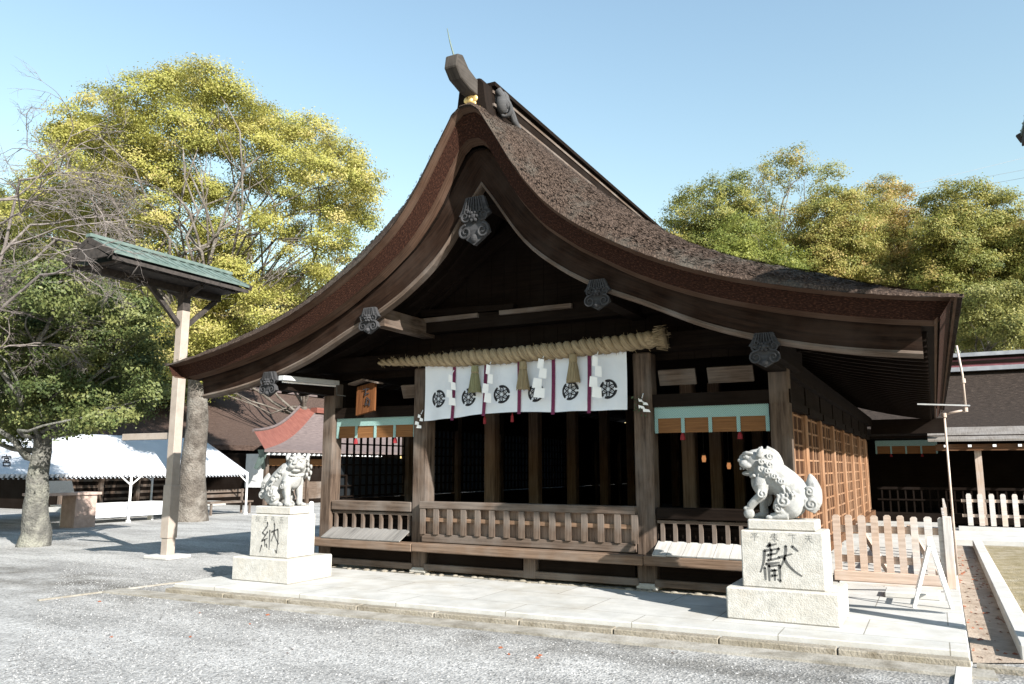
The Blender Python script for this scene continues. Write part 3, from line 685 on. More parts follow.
# straw tassels & zigzag papers on the rope
def tassel(px, top, bot, m, label):
    p = ony(px, top, 9.36); q = ony(px, bot, 9.36); L = (p-q).length
    b = MB(); b.tube([p+Vector((0, 0, .03)), p+Vector((0, 0, -.05)), p+Vector((0, 0, -.07)), p+Vector((0, 0, -.3*L-.05)), p+Vector((0, 0, -L))], [.05, .056, .046, .06, .088], 12)
    for k in range(50):
        a = random.uniform(0, 2*PI); b.tube([p+Vector((.05*math.cos(a), .05*math.sin(a), -.08)), p+Vector((.088*math.cos(a), .088*math.sin(a), -L-random.uniform(-.03, .02)))], .005, 4)
    o = b.build('straw_tassel', m, loc=p); tag(o, label, 'tassel', 'straw tassels on the rope')
    r = MB(); r.tube([p+Vector((0, 0, -.055)), p+Vector((0, 0, -.075))], .053, 12); r.build('binding', STRAWGREY, o)
tassel(475, 368, 392, STRAWGREEN, 'greenish straw tassel hanging from the rope, leftmost of three')
tassel(523, 364, 389, STRAWGREY, 'brown straw tassel hanging from the rope, middle of three')
tassel(573, 357, 382, STRAWGREY, 'brown straw tassel hanging from the rope, rightmost of three')
def shide(px, top, bot, label, tilt=.0, wd=.085, Y=9.33, off_=0, name='paper_streamer'):
    p = ony(px, top, Y); q = ony(px, bot, Y); L = (p-q).length; b = MB()
    b.tube([p+Vector((0, .05, .06)), p], .006, 5); n = 4; h = L/n*1.15; x = 0
    for k in range(n):
        dx = (1 if k % 2 else -1)*.028+tilt*k; z = -L*k/n; y = -.012*k
        a = Vector((dx-wd/2*(1+.25*k), y, z)); 
        pts = [p+Vector((dx-wd*(.32+.08*k), y, z)), p+Vector((dx+wd*(.36+.08*k), y-.006, z-.02)), p+Vector((dx+wd*(.42+.1*k)+tilt, y-.02, z-h)), p+Vector((dx-wd*(.34+.1*k)+tilt, y-.012, z-h*.86))]
        b.prism([(0, 0)]*0+[(v.x, v.z) for v in pts], pts[0].y, pts[0].y+.002)
    o = b.build(name, PAPER, loc=p); tag(o, label, 'paper streamer', 'white zigzag papers on the rope and posts'); return o
shide(452, 374, 405, 'white zigzag paper hanging from the rope over the leftmost crest', -.0)
shide(490, 364, 402, 'white zigzag paper hanging between the green tassel and a crest', -.012)
shide(543, 358, 397, 'wide white zigzag paper hanging right of the middle tassel', -.02, .12)
shide(597, 355, 397, 'white zigzag paper hanging right of the rightmost straw tassel', -.008, .10)
shide(642, 398, 412, 'small white folded paper tied to the right curtain post', .01, .07, 9.5)
shide(421, 414, 428, 'small white folded paper tied to the left curtain post', -.01, .06, 9.5)
b = MB(); p = ony(640, 405, 9.5)
for k in range(40):
    d = Vector((random.gauss(0, .06), random.uniform(-.05, .03), random.gauss(-.02, .07))); q = p+d; n_ = Vector((random.uniform(-1, 1), random.uniform(-1, 1), random.uniform(-1, 1)))*.022; m_ = n_.cross(Vector((.3, .5, .7)))
    b.poly([q-n_, q-m_*.6, q+n_, q+m_*.6])
LEAFDARK = rough_mat('sprig_leaf', (.02, .045, .02), (.05, .09, .04), 20, .5, 0)
tag(b.build('evergreen_sprig', LEAFDARK, loc=p), 'small dark leafy sprig tied to the post right of the curtain', 'sprig')
# blinds
BAND, bn, bl_, bb = newmat('aqua_patterned_cloth')
tc = bn.new('ShaderNodeTexCoord'); mp = bn.new('ShaderNodeMapping'); sx_ = bn.new('ShaderNodeSeparateXYZ'); cx_ = bn.new('ShaderNodeCombineXYZ'); bl_.new(tc.outputs['Object'], sx_.inputs[0]); bl_.new(sx_.outputs['X'], cx_.inputs['X']); bl_.new(sx_.outputs['Z'], cx_.inputs['Y']); mp.inputs['Scale'].default_value = (9.5, 9.5, 1); bl_.new(cx_.outputs[0], mp.inputs[0])
vo = bn.new('ShaderNodeTexVoronoi'); vo.voronoi_dimensions = '2D'; vo.inputs['Randomness'].default_value = 0; bl_.new(mp.outputs[0], vo.inputs[0])
rr_ = ramp(bn, [(.17, (.015, .05, .07)), (.25, (.20, .38, .35)), (.44, (.46, .60, .56)), (.5, (.06, .17, .18))]); bl_.new(vo.outputs['Distance'], rr_.inputs[0]); bl_.new(rr_.outputs[0], bb.inputs['Base Color']); bb.inputs['Roughness'].default_value = .8
REED = uvnoise_mat('bamboo_reed', [(.3, (.09, .037, .013)), (.7, (.24, .115, .046))], 2, 90, .7, .4, .006)
def blind(x0, x1, y, ztop_, zband, zbot, label, group=None):
    t = thing('reed_blind', label, 'blind', ((x0+x1)/2, y, zbot), group)
    b = MB(); b.bar((x0+.01, y, (zband+zbot)/2), (x1-.01, y, (zband+zbot)/2), .02, zband-zbot); b.build('reed_panel', REED, t)
    b = MB(); b.box(x0, x1, y-.022, y-.012, zband, ztop_); b.build('cloth_band', BAND, t)
    for k in range(5):
        x = x0+.02+(x1-x0-.04)*k/4; b = MB(); b.box(x-.022, x+.022, y-.0205, y-.0125, zbot-.004, zband-.002); b.build('cloth_tape', BAND, t)
    for k in (1, 3):
        x = x0+(x1-x0)*k/4; b = MB(); b.tube([(x, y-.01, zbot), (x, y-.01, zbot-.04), (x, y-.01, zbot-.09)], [.008, .028, .034], 8); b.build('tassel', RED, t)
blind(-8.18, -6.70, 9.66, 2.36, 2.22, 2.04, 'rolled reed blind with aqua band above the left side bay railing', 'reed blinds of the front bays')
blind(-3.07, -1.68, 9.66, 2.37, 2.20, 2.02, 'rolled reed blind with aqua band above the right bay behind the lion', 'reed blinds of the front bays')
# plaque
pc = Vector((-7.48, 9.42, 2.63)); t = thing('wooden_plaque', 'small brown wooden plaque with a little roof hanging at the left bay', 'plaque', (pc.x, pc.y, pc.z-.24))
b = MB(); b.bar(pc+Vector((.05, -.03, -.24)), pc+Vector((-.03, .08, .20)), .36, .035, up=(0, 1, .2)); b.build('board', W_PLAQUE, t)
b = MB()
for s in (-1, 1): b.bar(pc+Vector((-.03, .05, .27)), pc+Vector((-.03+s*.27, .05, .21)), .16, .025)
b.build('plaque_roof', W_RAIL, t)
b = MB()
for (u0, v0, u1, v1) in ((-.06, .12, .05, .13), (0, .15, -.01, .02), (.02, .0, .09, -.05), (.03, -.02, .03, -.13), (.0, -.1, .09, -.11), (-.02, .05, .06, .06), (.09, -.05, .09, -.14)):
    f = lambda u, v: pc+Vector((u+.02-.18*v*.4, .02+v*.25-.03, v))
    b.bar(f(u0, v0), f(u1, v1), .016, .006, up=(0, 1, 0))
b.build('brush_strokes', BLACK, t)
# strip lamp under the left eave
p = onx(281, 378, -8.13); q = onx(337, 383, -8.13)
t = thing('strip_lamp', 'long grey strip lamp housing under the left eave beside a scroll pendant', 'lamp', p)
b = MB(); b.bar(p, q, .11, .07); b.build('housing', GREYMETAL, t, bevel=.008)
b = MB(); b.tube([p.lerp(q, .03)-Vector((0, 0, .05)), p.lerp(q, .97)-Vector((0, 0, .05))], .014, 8); b.build('lamp_tube', WHITEPAINT, t)
b = MB(); b.tube([q, q+Vector((.0, .0, -.08)), q+Vector((-.02, .03, -.18)), q+Vector((.1, .1, -.2))], .008, 6); b.build('cable', INK, t)
# two hanging lanterns inside the hall with a faint warm light
LG, ln, ll, lb = newmat('lantern_glow'); lb.inputs['Base Color'].default_value = (.5, .35, .2, 1); lb.inputs['Emission Color'].default_value = (1, .42, .16, 1); lb.inputs['Emission Strength'].default_value = .2
for (px, py, Y, lab) in ((704, 461, 14.5, 'dim warm lantern inside the hall, left of two right of the curtain post'), (729, 468, 15.5, 'dim warm lantern inside the hall nearest behind the right lion')):
    p = ony(px, py, Y); t = thing('hanging_lantern', lab, 'lantern', p, 'lanterns inside the hall')
    b = MB(); b.tube([p+Vector((0, 0, .1)), p+Vector((0, 0, .04)), p+Vector((0, 0, -.02))], [.03, .042, .03], 8); b.build('lamp_shade', LG, t)
    b = MB(); b.tube([p+Vector((0, 0, .1)), (p.x, p.y, 3.0)], .006, 5); b.tube([p+Vector((0, 0, .1)), p+Vector((0, 0, .15))], [.045, .02], 8); b.build('lantern_cap', INK, t)

#PART2
# ================================================================== PEDESTALS AND GUARDIAN LIONS
def stroke(b, pts, w0, w1, f, yv):
    """brush stroke: tapered ribbon in (u,v); f maps (u,v) to a point on the stone"""
    P = [Vector((p[0], p[1])) for p in pts]; n = len(P)
    if n == 3:                                       # smooth bend
        a, c, d = P; P = [a*(1-t)**2+(c*2-(a+d)/2)*2*t*(1-t)+d*t*t for t in [i/6 for i in range(7)]]; n = 7
    for i in range(n-1):
        d = P[i+1]-P[i]
        if d.length < 1e-6: continue
        nn = Vector((-d.y, d.x)).normalized(); a = (w0+(w1-w0)*i/(n-1))/2; c = (w0+(w1-w0)*(i+1)/(n-1))/2
        q = [P[i]+nn*a, P[i+1]+nn*c, P[i+1]-nn*c, P[i]-nn*a]
        b.poly([f(v.x, v.y, yv) for v in q])
    b.poly([f(v.x, v.y, yv) for v in (P[0]+Vector((w0*.5, 0)), P[0]+Vector((0, w0*.6)), P[0]-Vector((w0*.5, 0)), P[0]-Vector((0, w0*.6)))])
KEN = [[(.2, .10), (.42, .03)], [(.25, .03), (.27, .2)], [(.12, .22), (.48, .15)], [(.46, .15), (.42, .25)], [(.12, .22), (.09, .5), (0, .78)], [(.2, .33), (.42, .27)], [(.28, .2), (.26, .46)], [(.2, .46), (.44, .4)], [(.15, .56), (.47, .5)],
       [(.21, .6), (.21, .99)], [(.21, .61), (.46, .57)], [(.46, .57), (.47, .97)], [(.47, .97), (.40, .92)], [(.27, .72), (.41, .70)], [(.34, .70), (.34, .97)], [(.27, .85), (.41, .83)], [(.11, .66), (.12, .97)],
       [(.45, .38), (.77, .27)], [(.63, .08), (.60, .36), (.46, .66)], [(.58, .38), (.72, .62), (.98, .82)], [(.78, .08), (.92, .2)]]
NOU = [[(.36, .0), (.36, .14)], [(.31, .15), (.12, .33)], [(.12, .33), (.28, .42)], [(.38, .3), (.1, .6)], [(.1, .6), (.40, .5)], [(.25, .57), (.25, .78)], [(.1, .75), (.02, .98)], [(.33, .7), (.40, .82)], [(.5, .25), (.5, .87)],
       [(.60, .29), (.90, .2)], [(.90, .2), (.94, .5), (.89, .95)], [(.89, .95), (.80, .86)], [(.72, .02), (.72, .3), (.58, .6)], [(.72, .3), (.84, .5), (.99, .68)]]
TEN = [[(.2, .2), (.8, .15)], [(.1, .47), (.9, .42)], [(.5, .2), (.45, .55), (.1, .95)], [(.5, .5), (.7, .8), (.95, .9)]]
SHITA = [[(.05, .15), (.95, .1)], [(.5, .15), (.5, .95)], [(.6, .4), (.8, .55)]]
TAI = [[(.2, .15), (.8, .12)], [(.15, .3), (.85, .27)], [(.05, .45), (.95, .42)], [(.5, .02), (.4, .5), (.05, .8)], [(.5, .45), (.7, .7), (.95, .78)], [(.5, .58), (.5, .98)], [(.3, .7), (.4, .8)], [(.7, .62), (.58, .75)]]
HEI = [[(.15, .12), (.85, .1)], [(.3, .22), (.38, .38)], [(.7, .2), (.6, .38)], [(.05, .52), (.95, .48)], [(.5, .12), (.5, .98)]]
GO = [[(.15, .12), (.85, .1)], [(.45, .1), (.35, .9)], [(.2, .48), (.72, .45)], [(.72, .45), (.70, .9)], [(.02, .92), (.98, .9)]]
KOKU = [[(.2, .1), (.8, .08)], [(.5, .0), (.5, .3)], [(.15, .3), (.85, .28)], [(.1, .5), (.48, .48)], [(.3, .4), (.3, .95)], [(.55, .5), (.9, .5)], [(.6, .6), (.9, .95)], [(.85, .6), (.55, .95)]]
HOU = [[(.2, .1), (.8, .08)], [(.4, 0), (.4, .35)], [(.6, 0), (.6, .35)], [(.2, .35), (.8, .33)], [(.25, .55), (.75, .53)], [(.3, .68), (.7, .67)], [(.05, .92), (.95, .9)]]
JOU = [[(.1, .2), (.45, .15)], [(.28, .1), (.28, .95)], [(.28, .4), (.05, .7)], [(.55, .2), (.95, .17)], [(.5, .4), (1, .37)], [(.55, .6), (.95, .58)], [(.6, .75), (.5, .95)], [(.75, .6), (.95, .95)]]
def pedestal(x0, x1, y0, y1, ux0, ux1, uy0, uy1, label, big, small, brect, srects, ink_small):
    t = thing('lion_pedestal', label, 'pedestal', ((x0+x1)/2, (y0+y1)/2, .12), 'granite pedestals of the lions')
    b = MB(); b.box(x0, x1, y0, y1, .119, .425); b.build('base_block', STONE, t, bevel=.015)
    b = MB(); b.box(ux0, ux1, uy0, uy1, .427, .975); ub = b.build('inscribed_block', STONE, t, bevel=.012)
    yv = uy0-.0025; b = MB()
    u0, u1, v0, v1 = brect
    f = lambda u, v, y: Vector((u0+(u1-u0)*u, y, v0+(v1-v0)*v))
    for s in big: stroke(b, s, .072, .035, f, yv)
    b.build('carved_character', INK, ub)
    b = MB()
    for (sx, strokes) in srects:
        f = lambda u, v, y, sx=sx: Vector((sx+.085*u, y, .955-.085*v))
        for s in strokes: stroke(b, s, .09, .07, f, yv)
    b.build('small_characters', ink_small, ub)
    return t
pedestal(-8.38, -7.38, 7.86, 8.70, -8.18, -7.50, 7.96, 8.47, 'white granite pedestal with one carved character under the left lion', NOU, None, (-7.995, -7.655, .87, .475), [(-8.10, JOU), (-7.95, HOU), (-7.82, KOKU), (-7.67, GO)], INK2)
pedestal(-1.93, -.88, 8.20, 9.02, -1.78, -1.0, 8.28, 8.86, 'granite pedestal with a carved character and four small ones under the right lion', KEN, None, (-1.60, -1.20, .865, .49), [(-1.68, HEI), (-1.49, TAI), (-1.32, SHITA), (-1.17, TEN)], INK2)

def lion(cx, cy, z0, fwd, sc, head_yaw, open_mouth, ballfoot, label, squat):
    """seated guardian lion; local f (forward), l (towards the viewer side), z"""
    b = MB()
    def T(p): return Vector((cx+fwd*p[0]*sc, cy-p[1]*sc*1.1, z0+p[2]*sc))
    def E(p, r): b.ball(T(p), tuple(v*sc for v in (r if hasattr(r, '__len__') else (r, r, r))), 28, 18)
    def TU(pts, rad, n=10): 
        P_ = [Vector(p) for p in pts]; Q_ = []; R_ = []
        for i in range(len(P_)-1):
            a0 = P_[max(i-1, 0)]; a1 = P_[i]; a2 = P_[i+1]; a3 = P_[min(i+2, len(P_)-1)]
            for j in range(4):
                t = j/4; Q_.append(.5*((2*a1)+(a2-a0)*t+(2*a0-5*a1+4*a2-a3)*t*t+(3*a1-a0-3*a2+a3)*t**3)); R_.append(rad[i]+(rad[i+1]-rad[i])*t)
        Q_.append(P_[-1]); R_.append(rad[-1])
        b.tube([T(p) for p in Q_], [r*sc for r in R_], max(n, 10)*2 if len(P_) < 12 else n)
    def SP(c, r, n=(0, 1, 0), turns=1.5, rad=.014, s=1, rot=0):
        r *= 1.15; rad *= .95
        c = Vector(c); n = Vector(n).normalized(); a = n.orthogonal().normalized(); bb_ = n.cross(a); pts = []; rd = []
        for k in range(24):
            t = k/23; g = rot+s*turns*2*PI*t; rr = r*(1-.88*t); p = c+(a*math.cos(g)+bb_*math.sin(g))*rr+n*(.006+.014*t); pts.append(p); rd.append(rad*(1-.3*t))
        TU(pts, rd, 8); E(c, (r*.8, r*.25, r*.8))
    # trunk: haunches to chest
    TU([(-.22, 0, .17), (-.16, 0, .27), (-.05, 0, .37), (.06, 0, .45), (.15, 0, .52), (.20, 0, .58)], [.10, .15, .165, .17, .165, .13], 16)
    E((.20, 0, .40), (.12, .125, .15)); E((.12, 0, .42), (.16, .145, .16)); E((.235, 0, .46), (.085, .10, .11))
    E((-.15, .0, .24), (.15, .15, .16))
    # hind legs
    for l in (1, -1):
        E((-.10, l*.115, .17), (.135, .065, .155)); TU([(-.05, l*.13, .24), (.02, l*.135, .13), (-.06, l*.13, .05)], [.07, .055, .04])
        TU([(-.08, l*.13, .045), (.02, l*.135, .04), (.10, l*.135, .03)], [.045, .045, .035])
        for k in (-1, 0, 1): E((.115, l*.135+k*.028, .026), (.035, .018, .026))
        if l > 0 or True: SP((-.05, l*.178, .20), .058, (0, l, .1), 1.4, .015, 1); SP((.015, l*.178, .115), .042, (0, l, 0), 1.4, .013, -1)
    # fore legs
    for l in (1, -1):
        E((.19, l*.11, .36), (.085, .06, .12))
        if ballfoot and l > 0:
            TU([(.20, l*.12, .37), (.185, l*.13, .265), (.26, l*.135, .195), (.315, l*.13, .135)], [.075, .055, .045, .042]); E((.325, l*.125, .12), (.05, .045, .03)); E((.33, l*.125, .058), .058)
            for k in (-1, 0, 1): E((.36, l*.125+k*.026, .115), (.024, .016, .02))
            SP((.165, l*.178, .275), .045, (0, l, .1), 1.4, .013)
        else:
            TU([(.20, l*.11, .38), (.205, l*.115, .25), (.22, l*.115, .13), (.215, l*.115, .04)], [.075, .055, .044, .046]); E((.245, l*.115, .03), (.06, .052, .034))
            for k in (-1, 0, 1): E((.295, l*.115+k*.028, .024), (.03, .017, .024))
            SP((.165, l*.165, .30), .04, (0, l, .1), 1.4, .012)
            TU([(.155, l*.12, .28), (.15, l*.12, .20), (.165, l*.12, .13)], [.022, .026, .008], 6)
    # tail: upright flame with curls
    TU([(-.27, 0, .10), (-.315, 0, .20), (-.325, 0, .32), (-.315, 0, .42), (-.30, 0, .49)], [.07, .098, .09, .055, .006], 12)
    for l in (1, -1):
        SP((-.315, l*.09, .17), .062, (0, l, 0), 1.7, .016); SP((-.30, l*.08, .30), .044, (0, l, 0), 1.5, .014, -1); TU([(-.35, l*.06, .30), (-.34, l*.045, .38), (-.31, l*.01, .47)], [.02, .024, .006], 6)
    # head, turned about the neck
    hc = Vector((.26, 0, .61)); cyw, syw = math.cos(head_yaw), math.sin(head_yaw)
    def H(p): v = Vector(p)*1.14; return (hc.x+v.x*cyw-v.y*syw*0+(-v.y*syw), hc.y+v.x*syw+v.y*cyw, hc.z+v.z)
    def EH(p, r, ): E(H(p), tuple(v*1.14 for v in (r if hasattr(r, '__len__') else (r, r, r))))
    EH((0, 0, .01), .118); EH((-.10, 0, -.02), (.11, .145, .14)); EH((-.13, 0, -.10), (.10, .14, .12)); EH((-.06, 0, .05), (.10, .12, .085))
    # muzzle, nose, jaws
    for l in (1, -1): EH((.105, l*.035, -.012), (.05, .05, .042)); EH((.09, l*.07, -.03), (.045, .03, .03))
    EH((.09, 0, .0), (.065, .06, .05)); EH((.145, 0, .022), (.026, .042, .022)); EH((.12, 0, .05), (.035, .028, .03))
    dz = -.105 if open_mouth else -.072
    EH((.07, 0, dz), (.065, .055, .026)); EH((.02, 0, dz+.01), (.07, .07, .04))
    TU([H((.0, l*.085, -.07)) for l in (1,)]+[H((-.02, .088, -.09))], [.02, .02], 6)
    for l in (1, -1):
        EH((.085, l*.058, .052), (.03, .024, .026)); TU([H((.115, l*.03, .078)), H((.085, l*.065, .092)), H((.03, l*.095, .085))], [.018, .022, .012], 6)   # eye, brow
        E(H((-.03, l*.118, .085)), (.035, .028, .05)); TU([H((-.02, l*.11, .06)), H((-.04, l*.125, .11)), H((-.055, l*.12, .155))], [.034, .03, .008], 8)   # ear
        for (q, r) in (((-.05, l*.125, .01), .034), ((-.045, l*.13, -.06), .036), ((-.04, l*.115, -.125), .034), ((-.12, l*.15, -.02), .036), ((-.125, l*.148, -.10), .038), ((-.11, l*.13, -.175), .034), ((-.13, l*.11, .06), .036), ((-.19, l*.12, -.06), .038), ((-.19, l*.12, -.15), .036)):
            SP(H(q), r, Vector(H((q[0], q[1]+l*1.0, q[2])))-Vector(H(q)), 1.3, .012, l)
    TU([H((-.10, 0, .14)), H((-.19, 0, .08)), H((-.235, 0, -.04)), H((-.23, 0, -.16)), H((-.20, 0, -.24))], [.03, .035, .035, .03, .012], 8)
    for k in range(5): EH((-.03+.0*k, 0, .115), (.05, .05, .02))
    for l in (1, -1):
        for k in range(6):
            a = k/5; TU([(.17-.30*a, l*(.135+.01*math.sin(a*3)), .53-.22*a), (.14-.30*a, l*.155, .49-.22*a), (.13-.29*a, l*.15, .45-.2*a)], [.006, .016, .004], 6)
        for k in range(4): TU([(-.12+.05*k, l*.165, .30-.01*k), (-.14+.05*k, l*.18, .26), (-.13+.05*k, l*.178, .22)], [.005, .014, .004], 6)
        for k in range(3): SP((.10-.07*k, l*(.15+.004*k), .515-.055*k), .034, (0, l, .35), 1.3, .012, l)
        TU([(.02, l*.155, .40), (-.05, l*.165, .33), (-.06, l*.165, .25)], [.006, .016, .006], 6)
    for k in range(6): SP((.245-.012*k, 0, .50-.05*k), .03, (1, 0, .1), 1.2, .011)
    # collar beads across the chest
    for k in range(9):
        a = -1.2+2.4*k/8; E((.235+.075*math.cos(a), .135*math.sin(a), .475-.02*math.cos(a)), .02)
    me = bpy.data.meshes.new('tmp'); me.from_pydata([tuple(v) for v in b.v], [], b.f)
    tmp = bpy.data.objects.new('tmp', me); col.objects.link(tmp)
    md = tmp.modifiers.new('r', 'REMESH'); md.mode = 'VOXEL'; md.voxel_size = .006*sc; md.use_smooth_shade = True
    sm = tmp.modifiers.new('s', 'SMOOTH'); sm.factor = .45; sm.iterations = 2
    dg = bpy.context.evaluated_depsgraph_get(); m2 = bpy.data.meshes.new_from_object(tmp.evaluated_get(dg))
    bpy.data.objects.remove(tmp); m2.name = 'stone_lion'
    m2.transform(Matrix.Translation(-Vector((cx, cy, z0)))); m2.materials.clear(); m2.materials.append(STONE_LION); m2.shade_smooth()
    o = bpy.data.objects.new('stone_lion', m2); col.objects.link(o); o.location = (cx, cy, z0-.11)
    tag(o, label, 'statue', 'guardian lions before the hall')
    # plinth and features as parts
    p = MB(); p.box(cx-.34*sc, cx+.36*sc, cy-.20*sc, cy+.20*sc, z0-.10, z0+.004); p.build('plinth', STONE, o, bevel=.012)
    for c in kids(o): pass
    m2.transform(Matrix.Translation((0, 0, .11)))
    p = MB()
    for l in (1, -1): p.ball(T(H((.112, l*.062, .052))), .009*sc, 8, 6)
    p.build('pupils', INK2, o)
    if open_mouth:
        p = MB()
        for l in (1, -1):
            for k in range(3): p.ball(T(H((.145-.028*k, l*(.03+.018*k), -.057))), (.009*sc, .008*sc, .016*sc), 6, 5)
        p.build('teeth', STONE_LION, o)
    return o
lion(-1.40, 8.52, 1.078, -1, .93, .28, True, True, 'carved grey stone lion with open mouth and paw on a ball, facing left', False)
lion(-7.86, 8.20, 1.078, 1, .90, .95, False, False, 'carved pale stone lion with closed mouth turning its head to the viewer', False)

# ================================================================== FENCES, STAND, PIPE ON THE RIGHT
def picket_fence(x0, x1, y, z0, top, n, pw, m1, m2, label, zr, tilt=0):
    t = thing('picket_fence', label, 'fence', ((x0+x1)/2, y, z0))
    proto = {}
    for k in range(n):
        x = x0+(x1-x0)*k/(n-1); mat = m2 if (k >= n-3 if m2 is not m1 else False) else m1
        zt_ = top+random.uniform(-.008, .012)
        b = MB(); b.prism([(x-pw/2, z0+.06), (x+pw/2, z0+.06), (x+pw/2+random.uniform(-.006, .006), zt_-.02), (x+pw/2-.02, zt_), (x-pw/2+.02, zt_), (x-pw/2, zt_-.02)], y-.016, y+.016); b.build('picket', mat, t)
    for z in zr:
        b = MB(); b.box(x0-.03, x1+.03, y+.017, y+.05, z-.045, z+.045); b.build('rail', m1, t)
    return t
fy = 11.45
t = picket_fence(-1.21, .02, fy, .12, .98, 9, .085, W_FENCE, W_FENCEGREY, 'pinkish wooden picket fence panel between the right lion and the drain pipe', (.80, .42))
b = MB(); b.box(-1.27, .08, fy-.04, fy+.06, .14, .27); b.build('base_rail', W_FENCE, t, bevel=.008)
b = MB(); b.box(-1.2, .06, fy-.12, fy+.1, .121, .138); b.build('foot_plank', W_FENCEGREY, t)
b = MB(); b.box(.03, .13, fy-.05, fy+.05, .12, .99); b.build('end_post', W_FENCEGREY, t, bevel=.006)
for x in (-.95, -.35):
    b = MB(); b.bar((x, fy+.06, .85), (x+.28, fy+.95, .16), .06, .05); b.build('brace', W_FENCE, t)
# second gate panel lying behind, running back from the end post
t = thing('picket_fence', 'grey picket fence running back behind the drain pipe towards the far hall', 'fence', (.1, 14, .12))
b = MB()
for k in range(8):
    y = 12.6+k*.5; q = MB(); q.box(.07, .10, y-.05, y+.05, .14, 1.05); q.build('picket', W_FENCEGREY, t)
for z in (.4, .85):
    b = MB(); b.box(.04, .068, 12.5, 16.2, z-.04, z+.04); b.build('rail', W_FENCEGREY, t)
# far white picket fence
t = thing('picket_fence', 'pale grey picket fence before the dark far hall at the right edge', 'fence', (2.5, 22.2, .1))
b = MB(); x = .62; q0 = None
for k in range(22):
    x = .66+k*.235
    q = MB(); q.prism([(x-.055, .22), (x+.055, .22), (x+.055, .93), (x+.035, .97), (x-.035, .97), (x-.055, .93)], 22.18, 22.22); q.build('picket', W_FENCEGREY, t)
for z in (.45, .8):
    b = MB(); b.box(.5, 6, 22.222, 22.26, z-.035, z+.035); b.build('rail', W_FENCE, t)
b = MB(); b.box(.4, 6, 22.1, 22.32, .1, .2); b.build('base_rail', PAVE, t)
# A-frame stand seen edge on
t = thing('folding_stand', 'white folding sign stand shaped like a letter A by the picket fence', 'stand', (-.13, 9.75, .12))
ap = ony(930, 543, 9.75); 
b = MB(); b.bar(onz(914, 608, .12), ap, .035, .035); b.build('leg', WHITEPAINT, t, bevel=.004)
b = MB(); b.bar(onz(952, 609, .12), ap, .035, .035); b.build('leg', WHITEPAINT, t, bevel=.004)
b = MB(); b.bar(onz(917, 590, .12), ap+Vector((0, .5, 0)), .035, .035); b.build('leg', WHITEPAINT, t)
b = MB(); b.bar(onz(948, 592, .12), ap+Vector((0, .5, 0)), .035, .035); b.build('leg', WHITEPAINT, t)
b = MB(); b.bar(ap-Vector((0, .03, 0)), ap+Vector((0, .53, 0)), .05, .05); b.build('hinge_bar', WHITEPAINT, t)
l0 = onz(914, 608, .12).lerp(ap, .3); r0 = onz(952, 609, .12).lerp(ap, .3); b = MB(); b.bar(l0, l0+Vector((0, .45, 0)), .02, .03); b.bar(r0, r0+Vector((0, .45, 0)), .02, .03); b.build('cross_bar', WHITEPAINT, t)
# step slab beside it
b = MB(); b.box(-.62, -.05, 10.35, 10.75, .119, .185); tag(b.build('stone_step', PAVE, loc=(-.33, 10.55, .12), bevel=.01), 'low stone slab on the paving behind the white folding stand', 'step')
# drain pipe
py = 12.88; P = [(.13, py, .12), (.17, py, 1.2), (.17, py, 2.34), (.44, py, 2.40), (.44, py, 2.9), (.40, py, 3.3)]
P = [Vector(p) for p in P]
t = thing('drain_pipe', 'cream drain pipe with a dogleg rising from the fence end to the eave corner', 'pipe', P[0])
b = MB(); b.tube([(.17, py, .12), (.17, py, 1.0), (.17, py, 2.34)], .016, 10); b.build('lower_pipe', PIPE, t, smooth=True)
b = MB(); b.tube([(.165, py, 2.345), (.455, py, 2.40)], .016, 10); b.build('dogleg', PIPE, t, smooth=True)
b = MB(); b.tube([(.445, py, 2.41), (.44, py, 2.9), (.40, py, 3.32)], .016, 10); b.build('upper_pipe', PIPE, t, smooth=True)
b = MB(); b.tube([(.443, py, 2.78), (.441, py, 2.84)], .033, 10); b.tube([(.17, py, 2.30), (.17, py, 2.36)], .032, 10); b.tube([(.44, py, 2.37), (.44, py, 2.43)], .032, 10); b.build('joint', PIPE, t)
b = MB(); b.bar((-.16, py-.02, 2.50), (.50, py-.02, 2.455), .015, .02); b.build('bracket', GREYMETAL, t)
